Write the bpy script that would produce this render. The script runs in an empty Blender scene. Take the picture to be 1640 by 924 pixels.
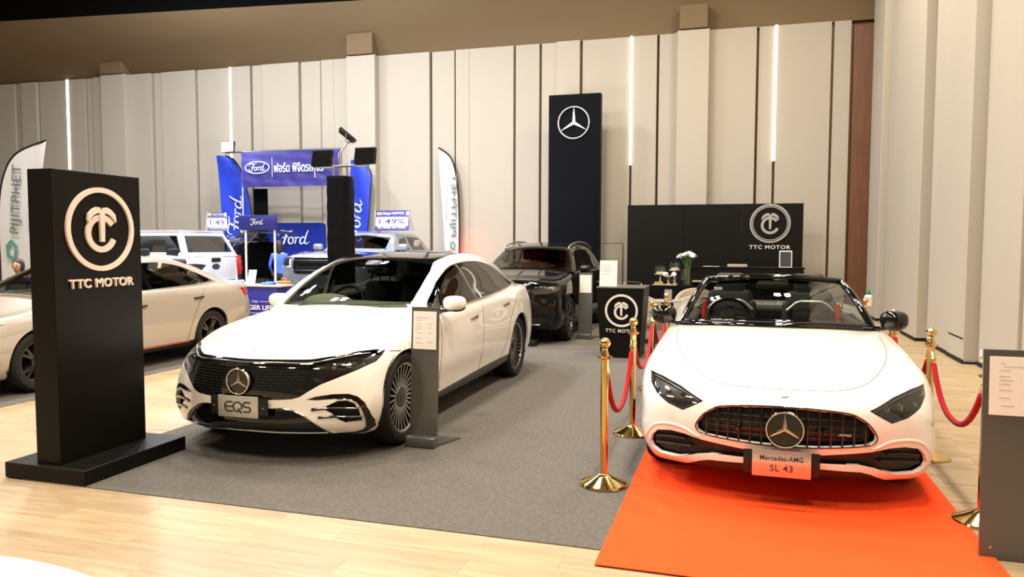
import bpy, bmesh, math, random
import numpy as np
from mathutils import Vector, Matrix
from mathutils.bvhtree import BVHTree
from math import radians, pi, sin, cos, atan2, hypot
random.seed(7)
SC = bpy.context.scene
COL = SC.collection

# ------------------------------------------------------------------ camera (x along the back wall, y towards it)
cam = bpy.data.cameras.new('camera'); camo = bpy.data.objects.new('camera', cam); COL.objects.link(camo)
cam.sensor_fit = 'HORIZONTAL'; cam.sensor_width = 36.0; cam.lens = 1200.0 / 1640.0 * 36.0
cam.clip_start = .05; cam.clip_end = 200
HEAD = radians(16.8); PITCH = .0600518; ROLL = radians(.15)
f_ = Vector((0, cos(PITCH), -sin(PITCH))); r_ = Vector((1, 0, 0)); u_ = r_.cross(f_)
r2 = r_ * cos(ROLL) + u_ * sin(ROLL); u2 = u_ * cos(ROLL) - r_ * sin(ROLL)
mw = Matrix((r2, u2, -f_)).transposed().to_4x4()
camo.matrix_world = Matrix.Translation((0, 0, 1.609)) @ Matrix.Rotation(HEAD, 4, 'Z') @ mw
SC.camera = camo

# ------------------------------------------------------------------ world, lights, exposure
world = bpy.data.worlds.new('hall_air'); SC.world = world; world.use_nodes = True
bg = world.node_tree.nodes['Background']
bg.inputs[0].default_value = (1.0, .86, .68, 1); bg.inputs[1].default_value = .20
SC.view_settings.view_transform = 'Standard'; SC.view_settings.look = 'None'
SC.view_settings.exposure = 0.0; SC.view_settings.gamma = 1.0; SC.view_settings.use_curve_mapping = False
SC.cycles.max_bounces = 8; SC.cycles.transparent_max_bounces = 12
SC.cycles.sample_clamp_indirect = 6; SC.cycles.caustics_reflective = False; SC.cycles.caustics_refractive = False

LAMPS = []
def lamp(x, y, z, power, size=.34, col=(1, .87, .70), aim=None, shape='DISK', spread=180):
    d = bpy.data.lights.new('hall_lamp', 'AREA'); d.shape = shape; d.size = size; d.energy = power; d.color = col
    d.spread = radians(spread)
    o = bpy.data.objects.new('hall_lamp', d); COL.objects.link(o); o.location = (x, y, z)
    if aim is not None:
        o.rotation_euler = (Vector(aim) - Vector((x, y, z))).to_track_quat('-Z', 'Y').to_euler()
    LAMPS.append(o); return o

# ------------------------------------------------------------------ helpers: tags and objects
def tag(o, label=None, cat=None, group=None, kind=None):
    if label: o['label'] = label
    if cat: o['category'] = cat
    if group: o['group'] = group
    if kind: o['kind'] = kind
    return o
def thing(name, label, cat, loc=(0, 0, 0), rz=0, group=None):
    o = bpy.data.objects.new(name, None); COL.objects.link(o); o.empty_display_size = .1
    o.location = loc; o.rotation_euler = (0, 0, rz); return tag(o, label, cat, group)
def link(name, me, mats, parent=None, smooth=None):
    o = bpy.data.objects.new(name, me); COL.objects.link(o)
    if mats is not None and len(me.materials) == 0:
        for m in (mats if isinstance(mats, (list, tuple)) else [mats]): me.materials.append(m)
    if parent: o.parent = parent
    return o
def obj(name, bm, mats, parent=None, smooth=30, label=None):
    me = bpy.data.meshes.new(name)
    if smooth:
        a = radians(smooth)
        for f in bm.faces: f.smooth = True
        for e in bm.edges:
            if len(e.link_faces) == 2 and e.calc_face_angle(0) > a: e.smooth = False
    bm.to_mesh(me); bm.free()
    o = link(name, me, mats, parent)
    if label: o['label'] = label
    return o
def copy_tree(o, parent=None):
    c = o.copy(); COL.objects.link(c); c.parent = parent
    for ch in list(o.children): copy_tree(ch, c)
    return c
NB = bmesh.new
def M4(loc=(0, 0, 0), rot=(0, 0, 0), sc=(1, 1, 1)):
    from mathutils import Euler
    return Matrix.LocRotScale(Vector(loc), Euler(rot), Vector(sc))
def box(bm, c, s, rot=(0, 0, 0), bev=0, seg=2, mi=0):
    r = bmesh.ops.create_cube(bm, size=1, matrix=M4(c, rot, s))
    fs = list({f for v in r['verts'] for f in v.link_faces})
    if bev:
        es = list({e for v in r['verts'] for e in v.link_edges})
        q = bmesh.ops.bevel(bm, geom=es, offset=bev, segments=seg, affect='EDGES', profile=.5)
        fs = list({f for v in q['verts'] for f in v.link_faces} | {f for f in fs if f.is_valid})
    if mi:
        for f in fs: f.material_index = mi
    return fs
def bx(bm, x0, x1, y0, y1, z0, z1, bev=0, mi=0, seg=2):
    return box(bm, ((x0+x1)/2, (y0+y1)/2, (z0+z1)/2), (abs(x1-x0), abs(y1-y0), abs(z1-z0)), bev=bev, mi=mi, seg=seg)
def cyl(bm, p0, p1, r0, r1=None, n=20, cap=True, mi=0):
    p0 = Vector(p0); p1 = Vector(p1); d = p1 - p0; r1 = r0 if r1 is None else r1
    m = Matrix.Translation((p0 + p1) / 2) @ d.to_track_quat('Z', 'Y').to_matrix().to_4x4()
    r = bmesh.ops.create_cone(bm, cap_ends=cap, segments=n, radius1=r0, radius2=r1, depth=d.length, matrix=m)
    if mi:
        for f in {f for v in r['verts'] for f in v.link_faces}: f.material_index = mi
def sph(bm, c, r, n=16, sc=(1, 1, 1), rot=(0, 0, 0)):
    return bmesh.ops.create_uvsphere(bm, u_segments=n, v_segments=max(6, n*2//3), radius=r, matrix=M4(c, rot, sc))['verts']
def lathe(bm, prof, n=32, m=None, cap=False, mi=0, ang=2*pi):
    """prof: (r, z) list, turned about z"""
    m = m or Matrix(); rows = []
    full = abs(ang - 2*pi) < 1e-6
    for k in range(n if full else n + 1):
        a = ang * k / n
        rows.append([bm.verts.new(m @ Vector((r*cos(a), r*sin(a), z))) for r, z in prof])
    for k in range(len(rows) if full else len(rows) - 1):
        A, B = rows[k], rows[(k+1) % len(rows)]
        for i in range(len(prof) - 1):
            try:
                f = bm.faces.new((A[i], B[i], B[i+1], A[i+1])); f.material_index = mi
            except ValueError: pass
    bmesh.ops.remove_doubles(bm, verts=[v for r in rows for v in r], dist=1e-5)
def tube(bm, pts, r, n=8, closed=False, mi=0, cap=True, flat=None):
    """tube along pts; r number or list; flat=(normal, ratio) squashes"""
    P = [Vector(p) for p in pts]; N = len(P); rows = []
    up = None
    for i, p in enumerate(P):
        t = P[(i+1) % N] - P[i-1] if closed else P[min(i+1, N-1)] - P[max(i-1, 0)]
        if t.length < 1e-9: t = Vector((0, 0, 1))
        t.normalize()
        if up is None: up = Vector((0, 0, 1)) if abs(t.z) < .9 else Vector((1, 0, 0))
        a = t.cross(up)
        if a.length < 1e-6: a = t.orthogonal()
        a.normalize(); b = a.cross(t); up = b
        rr = r[i] if isinstance(r, (list, tuple)) else r
        rows.append([bm.verts.new(p + a*(cos(2*pi*k/n)*rr) + b*(sin(2*pi*k/n)*rr)) for k in range(n)])
    for i in range(N if closed else N - 1):
        A, B = rows[i], rows[(i+1) % N]
        for k in range(n):
            f = bm.faces.new((A[k], A[(k+1) % n], B[(k+1) % n], B[k])); f.material_index = mi
    if cap and not closed:
        for R_ in (rows[0], rows[-1]):
            f = bm.faces.new(R_); f.material_index = mi
    bmesh.ops.recalc_face_normals(bm, faces=[f for f in {f for R_ in rows for v in R_ for f in v.link_faces}])
def prism(bm, pts, d, origin=(0, 0, 0), X=(1, 0, 0), Y=(0, 1, 0), mi=0, bev=0):
    """solid from a 2D outline; thickness d along X x Y"""
    X = Vector(X); Y = Vector(Y); Z = X.cross(Y); O = Vector(origin)
    a = [bm.verts.new(O + X*p[0] + Y*p[1]) for p in pts]; b = [bm.verts.new(O + X*p[0] + Y*p[1] + Z*d) for p in pts]
    n = len(pts); fs = [bm.faces.new(a), bm.faces.new(b)]
    for i in range(n): fs.append(bm.faces.new((a[i], a[(i+1) % n], b[(i+1) % n], b[i])))
    for f in fs: f.material_index = mi
    bmesh.ops.recalc_face_normals(bm, faces=fs)
    return fs
def plate2(bm, outer, inner, d, origin, X, Y, mi=0):
    """flat ring-like solid between two equally long outlines"""
    X = Vector(X); Y = Vector(Y); Z = X.cross(Y); O = Vector(origin); n = len(outer)
    L = []
    for pts in (outer, inner):
        for dz in (0, d): L.append([bm.verts.new(O + X*p[0] + Y*p[1] + Z*dz) for p in pts])
    o0, o1, i0, i1 = L; fs = []
    for i in range(n):
        j = (i+1) % n
        for q in ((o0[i], o0[j], o1[j], o1[i]), (i0[i], i0[j], i1[j], i1[i]), (o0[i], o0[j], i0[j], i0[i]), (o1[i], o1[j], i1[j], i1[i])):
            f = bm.faces.new(q); f.material_index = mi; fs.append(f)
    bmesh.ops.recalc_face_normals(bm, faces=fs)
def circ(r, n=48, cx=0, cy=0, a0=0, a1=2*pi, sy=1):
    full = abs(a1 - a0 - 2*pi) < 1e-6
    return [(cx + r*cos(a0+(a1-a0)*i/(n if full else n-1)), cy + sy*r*sin(a0+(a1-a0)*i/(n if full else n-1))) for i in range(n)]
def spl(pts, n=6, closed=False):
    """Catmull-Rom resample, any dimension"""
    P = [np.array(p, float) for p in pts]; N = len(P); out = []
    for i in range(N if closed else N - 1):
        p0 = P[i-1] if (closed or i > 0) else P[0]; p1 = P[i]; p2 = P[(i+1) % N]
        p3 = P[(i+2) % N] if (closed or i+2 < N) else P[-1]
        for k in range(n):
            t = k / n
            out.append(tuple(.5*((2*p1) + (-p0+p2)*t + (2*p0-5*p1+4*p2-p3)*t*t + (-p0+3*p1-3*p2+p3)*t**3)))
    if not closed: out.append(tuple(P[-1]))
    return out
def stroke(bm, pts, w, d, origin, X, Y, mi=0):
    """a brush stroke of (varying) width w along 2D pts, extruded by d"""
    n = len(pts); L = []; Rr = []
    for i in range(n):
        a = pts[max(i-1, 0)]; b = pts[min(i+1, n-1)]; t = (b[0]-a[0], b[1]-a[1]); l = hypot(*t) or 1
        nx, ny = -t[1]/l, t[0]/l; ww = (w[i] if isinstance(w, (list, tuple)) else w) / 2
        L.append((pts[i][0]+nx*ww, pts[i][1]+ny*ww)); Rr.append((pts[i][0]-nx*ww, pts[i][1]-ny*ww))
    X = Vector(X); Y = Vector(Y); Z = X.cross(Y); O = Vector(origin)
    V = [[bm.verts.new(O + X*p[0] + Y*p[1] + Z*dz) for p in S] for S in (L, Rr) for dz in (0, d)]
    l0, l1, q0, q1 = V; fs = []
    for i in range(n-1):
        for q in ((l0[i], l0[i+1], l1[i+1], l1[i]), (q0[i], q0[i+1], q1[i+1], q1[i]), (l1[i], l1[i+1], q1[i+1], q1[i]), (l0[i], l0[i+1], q0[i+1], q0[i])):
            fs.append(bm.faces.new(q))
    for i in (0, n-1): fs.append(bm.faces.new((l0[i], l1[i], q1[i], q0[i])))
    for f in fs: f.material_index = mi
    bmesh.ops.recalc_face_normals(bm, faces=fs)
def text_bm(s, size, depth=.002, bold=0, spacing=1, align='CENTER', shear=0, font=None):
    c = bpy.data.curves.new('t', 'FONT'); c.body = s; c.size = size; c.extrude = depth/2; c.offset = bold
    c.space_character = spacing; c.align_x = align; c.align_y = 'CENTER'; c.shear = shear; c.resolution_u = 3
    o = bpy.data.objects.new('t', c); COL.objects.link(o)
    dg = bpy.context.evaluated_depsgraph_get(); dg.update()
    me = bpy.data.meshes.new_from_object(o.evaluated_get(dg)); bm = NB(); bm.from_mesh(me)
    bpy.data.objects.remove(o); bpy.data.curves.remove(c); bpy.data.meshes.remove(me); return bm
def text(name, s, size, mat_, parent, origin, X=(1, 0, 0), Y=(0, 0, 1), depth=.002, bold=0, spacing=1, width=None, align='CENTER', shear=0, height=None):
    bm = text_bm(s, size, depth, bold, spacing, align, shear)
    X = Vector(X); Y = Vector(Y); Z = X.cross(Y)
    xs = [v.co.x for v in bm.verts]; ys = [v.co.y for v in bm.verts]
    k = width / (max(xs) - min(xs)) if width else 1
    ky = height / (max(ys) - min(ys)) if height else (k if width else 1)
    cx = (max(xs)+min(xs))/2 if align == 'CENTER' else min(xs); cy = (max(ys)+min(ys))/2
    for v in bm.verts: v.co = Vector(origin) + X*((v.co.x-cx)*k) + Y*((v.co.y-cy)*ky) + Z*v.co.z
    o = obj(name, bm, mat_, parent, smooth=0); return o

# ------------------------------------------------------------------ materials
MATS = {}
def mat(name, col, rough=.5, metal=0, coat=0, spec=.5, emit=None, es=0, noise=None, bump=None, alpha=1, sheen=0, trans=0):
    """noise=(scale, amount[, stretch]) varies the colour; bump=(scale, strength)"""
    if name in MATS: return MATS[name]
    m = bpy.data.materials.new(name); m.use_nodes = True; nt = m.node_tree; b = nt.nodes['Principled BSDF']
    c = (*col, 1) if len(col) == 3 else col
    b.inputs['Base Color'].default_value = c; b.inputs['Roughness'].default_value = rough
    b.inputs['Metallic'].default_value = metal; b.inputs['Coat Weight'].default_value = coat; b.inputs['Coat Roughness'].default_value = .03
    b.inputs['Specular IOR Level'].default_value = spec; b.inputs['Alpha'].default_value = alpha
    b.inputs['Sheen Weight'].default_value = sheen; b.inputs['Transmission Weight'].default_value = trans
    if emit: b.inputs['Emission Color'].default_value = (*emit, 1); b.inputs['Emission Strength'].default_value = es
    if noise or bump:
        tc = nt.nodes.new('ShaderNodeTexCoord'); mp = nt.nodes.new('ShaderNodeMapping'); nt.links.new(tc.outputs['Object'], mp.inputs[0])
    if noise:
        if len(noise) > 2: mp.inputs['Scale'].default_value = noise[2]
        n = nt.nodes.new('ShaderNodeTexNoise'); n.inputs['Scale'].default_value = noise[0]; n.inputs['Detail'].default_value = 4
        nt.links.new(mp.outputs[0], n.inputs[0])
        r = nt.nodes.new('ShaderNodeMapRange'); r.inputs[1].default_value = .3; r.inputs[2].default_value = .7
        r.inputs[3].default_value = 1 - noise[1]; r.inputs[4].default_value = 1 + noise[1]; nt.links.new(n.outputs[0], r.inputs[0])
        v = nt.nodes.new('ShaderNodeVectorMath'); v.operation = 'SCALE'; v.inputs[0].default_value = c[:3]
        nt.links.new(r.outputs[0], v.inputs['Scale']); nt.links.new(v.outputs[0], b.inputs['Base Color'])
    if bump:
        n = nt.nodes.new('ShaderNodeTexNoise'); n.inputs['Scale'].default_value = bump[0]; n.inputs['Detail'].default_value = 3
        nt.links.new(mp.outputs[0], n.inputs[0]); bp = nt.nodes.new('ShaderNodeBump'); bp.inputs['Strength'].default_value = bump[1]
        bp.inputs['Distance'].default_value = .01; nt.links.new(n.outputs[0], bp.inputs['Height']); nt.links.new(bp.outputs[0], b.inputs['Normal'])
    MATS[name] = m; return m
def glass(name, tint, ior=1.5, rough=0.0):
    """thin tinted sheet: fresnel mirror over tinted transparency"""
    if name in MATS: return MATS[name]
    m = bpy.data.materials.new(name); m.use_nodes = True; nt = m.node_tree; nt.nodes.remove(nt.nodes['Principled BSDF'])
    out = nt.nodes['Material Output']; t = nt.nodes.new('ShaderNodeBsdfTransparent'); t.inputs[0].default_value = (*tint, 1)
    g = nt.nodes.new('ShaderNodeBsdfGlossy'); g.inputs['Roughness'].default_value = rough
    lw = nt.nodes.new('ShaderNodeLayerWeight'); lw.inputs[0].default_value = .5; f0 = ((ior-1)/(ior+1))**2
    pw = nt.nodes.new('ShaderNodeMath'); pw.operation = 'POWER'; pw.inputs[1].default_value = 5; nt.links.new(lw.outputs['Facing'], pw.inputs[0])
    fr = nt.nodes.new('ShaderNodeMath'); fr.operation = 'MULTIPLY_ADD'; fr.inputs[1].default_value = 1-f0; fr.inputs[2].default_value = f0*1.6; nt.links.new(pw.outputs[0], fr.inputs[0])
    mx = nt.nodes.new('ShaderNodeMixShader'); nt.links.new(fr.outputs[0], mx.inputs[0]); nt.links.new(t.outputs[0], mx.inputs[1]); nt.links.new(g.outputs[0], mx.inputs[2])
    nt.links.new(mx.outputs[0], out.inputs[0]); MATS[name] = m; return m

WHITE = mat('white_paint', (.88, .845, .775), .2, 0, 1)
GLOSSBLK = mat('gloss_black', (.004, .004, .004), .06, 0, .2)
MATTBLK = mat('matt_black', (.008, .0075, .007), .6, spec=.25)
PLASTIC = mat('black_plastic', (.011, .011, .011), .4, spec=.35)
WSDARK = glass('windscreen_tinted', (.42, .45, .41), 1.5)
RUBBER = mat('tyre_rubber', (.013, .012, .011), .8, spec=.3)
CHROME = mat('chrome', (.85, .84, .82), .07, 1)
SATIN = mat('satin_metal', (.62, .60, .57), .28, 1)
ALLOY = mat('machined_alloy', (.55, .53, .50), .25, 1)
DARKALLOY = mat('dark_alloy', (.03, .03, .03), .25, .6, .5)
GAP = mat('gap_black', (.004, .004, .004), .9, spec=0)
SCREENGLASS = glass('windscreen_glass', (.62, .66, .60), 1.45)
SIDEGLASS = glass('side_glass', (.30, .30, .27), 1.9)
CLEARGLASS = glass('clear_glass', (.88, .89, .88), 1.9)
LENS = glass('lens_glass', (.55, .55, .53), 1.5)
BLACKCLOTH = mat('black_cloth', (.004, .004, .0045), .9, spec=.08)
PAPER = mat('paper', (.80, .76, .72), .6)
INK = mat('grey_ink', (.30, .29, .29), .7)
REDLAMP = mat('red_lamp', (.45, .012, .01), .12, 0, .8)
# ------------------------------------------------------------------ car body builder
def pchip(K, xs, c=1):
    """monotone cubic through knots K[(x, ..)] column c at xs"""
    X = np.array([k[0] for k in K], float); Y = np.array([k[c] for k in K], float); xs = np.atleast_1d(np.asarray(xs, float))
    h = np.diff(X); d = np.diff(Y)/h; n = len(X); m = np.zeros(n)
    if n == 2: return Y[0] + (xs-X[0])*d[0]
    for i in range(1, n-1):
        if d[i-1]*d[i] > 0:
            w1 = 2*h[i]+h[i-1]; w2 = h[i]+2*h[i-1]; m[i] = (w1+w2)/(w1/d[i-1]+w2/d[i])
    m[0] = d[0]; m[-1] = d[-1]
    xs = np.clip(xs, X[0], X[-1]); i = np.clip(np.searchsorted(X, xs)-1, 0, n-2); t = (xs-X[i])/h[i]
    return (2*t**3-3*t**2+1)*Y[i]+(t**3-2*t**2+t)*h[i]*m[i]+(-2*t**3+3*t**2)*Y[i+1]+(t**3-t**2)*h[i]*m[i+1]
def lattice(spec, level=3, fit=3):
    """box lattice -> subdivided symmetric body mesh (bmesh).  x back from the nose, y to the side, z up.
    rails: top to bottom, each knots (x, y, z); top: centre line (x, z); front/rear: centre profile (x, z) per rail, top to bottom
    xe: edge stations, xc: centre stations, s: lateral fractions"""
    R = spec['rails']; nk = len(R)-1; S = spec['s']; nj = len(S)-1; xe = spec['xe']; xc = spec['xc']; ni = len(xe)-1
    pf = spec.get('pf', 2.2); pz = spec.get('pz', 2.2); pr = spec.get('pr', 2.2)
    rail = []
    for r in R:
        xx = list(xe)
        if spec.get('frac'): xx = [r[0][0]+(r[-1][0]-r[0][0])*t for t in xe]      # stations as fractions of each rail
        a_ = np.stack([xx, pchip(r, xx, 1), pchip(r, xx, 2)], 1); a_[0] = r[0]; a_[-1] = r[-1]; rail.append(a_)
    if spec.get('frac'): xc = [spec['top'][0][0]+(spec['top'][-1][0]-spec['top'][0][0])*t for t in xc]
    P = {}
    def put(i, j, k, p): P[(i, j, k)] = p
    ztop = pchip(spec['top'], xc)
    for i in range(ni+1):
        p = rail[0][i]
        for j in range(nj+1):
            s = S[j]; put(i, j, 0, (xc[i]+(p[0]-xc[i])*s**pf, p[1]*s, ztop[i]+(p[2]-ztop[i])*s**pz))
        for k in range(1, nk+1): put(i, nj, k, tuple(rail[k][i]))
        b = rail[nk][i]
        for j in range(nj):
            s = S[j]; put(i, j, nk, ((b[0] if 0 < i < ni else None), b[1]*s, b[2]))
    for (i, prof, pw) in ((0, spec['front'], pf), (ni, spec['rear'], pr)):
        for k in range(nk+1):
            c = rail[k][i]; fx, fz = prof[k] if k else (xc[i], ztop[i])
            pk = spec.get('pfk', {}).get(k, pw) if i == 0 else pw
            for j in range(nj):
                s = S[j]
                if k: put(i, j, k, (fx+(c[0]-fx)*s**pk, c[1]*s, fz+(c[2]-fz)*s**pz))
    bm = NB(); V = {}
    def key(i, j, k): return (i, abs(j), k, 1 if j > 0 else (-1 if j < 0 else 0))
    for i in range(ni+1):
        for j in range(-nj, nj+1):
            for k in range(nk+1):
                if (i, abs(j), k) in P:
                    x, y, z = P[(i, abs(j), k)]; V[(i, j, k)] = bm.verts.new((x, -y if j < 0 else y, z))
    def q(*ks):
        try: bm.faces.new([V[k] for k in ks])
        except (ValueError, KeyError): pass
    for i in range(ni):
        for j in range(-nj, nj):
            q((i, j, 0), (i+1, j, 0), (i+1, j+1, 0), (i, j+1, 0)); 
            if not spec.get('nobottom'): q((i, j, nk), (i, j+1, nk), (i+1, j+1, nk), (i+1, j, nk))
        for k in range(nk):
            q((i, nj, k), (i+1, nj, k), (i+1, nj, k+1), (i, nj, k+1)); q((i, -nj, k), (i, -nj, k+1), (i+1, -nj, k+1), (i+1, -nj, k))
    for j in range(-nj, nj):
        for k in range(nk):
            q((0, j, k), (0, j+1, k), (0, j+1, k+1), (0, j, k+1)); q((ni, j, k), (ni, j, k+1), (ni, j+1, k+1), (ni, j+1, k))
    bmesh.ops.recalc_face_normals(bm, faces=bm.faces[:])
    if spec.get('flip'): bmesh.ops.reverse_faces(bm, faces=bm.faces[:])
    me = bpy.data.meshes.new('cage'); bm.to_mesh(me); bm.free()
    o = bpy.data.objects.new('cage', me); COL.objects.link(o)
    md = o.modifiers.new('s', 'SUBSURF'); md.subdivision_type = 'CATMULL_CLARK'
    n = len(me.vertices); T = np.zeros(n*3); me.vertices.foreach_get('co', T); C = T.copy()
    for it in range(fit):
        md.levels = md.render_levels = 1
        dg = bpy.context.evaluated_depsgraph_get(); dg.update()
        ev = o.evaluated_get(dg).data; L = np.zeros(len(ev.vertices)*3); ev.vertices.foreach_get('co', L)
        C += (T - L[:n*3]) * .9; me.vertices.foreach_set('co', C); me.update()
    md.levels = md.render_levels = level
    dg = bpy.context.evaluated_depsgraph_get(); dg.update()
    m2 = bpy.data.meshes.new_from_object(o.evaluated_get(dg)); out = NB(); out.from_mesh(m2)
    bpy.data.objects.remove(o); bpy.data.meshes.remove(me); bpy.data.meshes.remove(m2)
    return out

AX = {'side': (0, 2, Vector((0, 1, 0))), 'front': (1, 2, Vector((1, 0, 0))), 'top': (0, 1, Vector((0, 0, 1)))}
def inpoly(x, y, P):
    c = False; n = len(P); j = n-1
    for i in range(n):
        xi, yi = P[i]; xj, yj = P[j]
        if (yi > y) != (yj > y) and x < (xj-xi)*(y-yi)/(yj-yi)+xi: c = not c
        j = i
    return c
def cut(bm, poly, view, flt):
    """cuts the outline into the surface along a view axis and returns the faces inside"""
    a, b, d = AX[view]; xs = [p[0] for p in poly]; ys = [p[1] for p in poly]; x0, x1, y0, y1 = min(xs), max(xs), min(ys), max(ys)
    def bb(f):
        A = [v.co[a] for v in f.verts]; B = [v.co[b] for v in f.verts]; return min(A), max(A), min(B), max(B)
    cand = {}
    for f in bm.faces:
        if flt(f):
            q = bb(f)
            if q[1] >= x0 and q[0] <= x1 and q[3] >= y0 and q[2] <= y1: cand[f] = q
    n = len(poly)
    for i in range(n):
        p = poly[i]; r = poly[(i+1) % n]; sx0, sx1 = min(p[0], r[0]), max(p[0], r[0]); sy0, sy1 = min(p[1], r[1]), max(p[1], r[1])
        dx, dy = r[0]-p[0], r[1]-p[1]
        L = hypot(dx, dy)
        if L < 1e-7: continue
        nx, ny = -dy/L, dx/L
        sel = []
        for f, q in cand.items():
            if q[1] >= sx0 and q[0] <= sx1 and q[3] >= sy0 and q[2] <= sy1:
                s = [(v.co[a]-p[0])*nx+(v.co[b]-p[1])*ny for v in f.verts]
                if min(s) < -1e-6 and max(s) > 1e-6: sel.append(f)
        if not sel: continue
        no = Vector((0, 0, 0)); no[a] = nx; no[b] = ny; co = Vector((0, 0, 0)); co[a] = p[0]; co[b] = p[1]
        g = set(sel); 
        for f in sel: g.update(f.edges); g.update(f.verts); cand.pop(f)
        res = bmesh.ops.bisect_plane(bm, geom=list(g), dist=1e-6, plane_co=co, plane_no=no)
        for e in res['geom']:
            if isinstance(e, bmesh.types.BMFace): cand[e] = bb(e)
    out = []
    for f in cand:
        if f.is_valid:
            c = f.calc_center_median()
            if inpoly(c[a], c[b], poly): out.append(f)
    return out
def take(bm, faces, rim=.0, keep=False, off=None):
    """moves faces into a bmesh of their own"""
    fs = set(faces); new = NB(); mp = {}
    for f in faces:
        vs = []
        for v in f.verts:
            if v not in mp: mp[v] = new.verts.new(v.co + (off if off else Vector())); 
            vs.append(mp[v])
        try: nf = new.faces.new(vs); nf.smooth = True; nf.material_index = f.material_index
        except ValueError: pass
    if not keep: bmesh.ops.delete(bm, geom=faces, context='FACES')
    new.normal_update()
    if rim: add_rim(new, rim)
    return new
def add_rim(bm, d, vec=None, mi=None):
    """folds every open edge inwards so that panels have thickness"""
    bm.normal_update()
    es = [e for e in bm.edges if len(e.link_faces) == 1]
    nm = {v: v.normal.copy() for e in es for v in e.verts}
    co = {v: v.co.copy() for v in nm}
    r = bmesh.ops.extrude_edge_only(bm, edges=es)['geom']
    nv = [g for g in r if isinstance(g, bmesh.types.BMVert)]
    from mathutils.kdtree import KDTree
    L = list(nm); kd = KDTree(len(L))
    for i, v in enumerate(L): kd.insert(co[v], i)
    kd.balance()
    for v in nv:
        _, i, _ = kd.find(v.co); v.co = v.co + (Vector(vec) if vec else -nm[L[i]]*d)
    for e in es: e.smooth = False
    if mi is not None:
        for g in r:
            if isinstance(g, bmesh.types.BMFace): g.material_index = mi
def bvh(bm): bm.normal_update(); return BVHTree.FromBMesh(bm)
def onsurf(tree, pts, view, sign=-1, off=0.0, lo=None):
    """projects 2D pts on to the surface; front view looks along +x (sign -1 = from the front), side view from side sign"""
    a, b, d = AX[view]; out = []
    for p in pts:
        o = Vector((0, 0, 0)); o[a] = p[0]; o[b] = p[1]
        o += d * (10 * sign); h = tree.ray_cast(o, d * -sign)
        if h[0] is not None:
            n = h[1] if h[1].dot(d*sign) > 0 else -h[1]; out.append(h[0] + n*off)
    return out
def mirror_pts(P): return [(p[0], -p[1], p[2]) for p in P]
def both(P): return list(P) + [(-p[0], p[1]) for p in reversed(P)]

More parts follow.
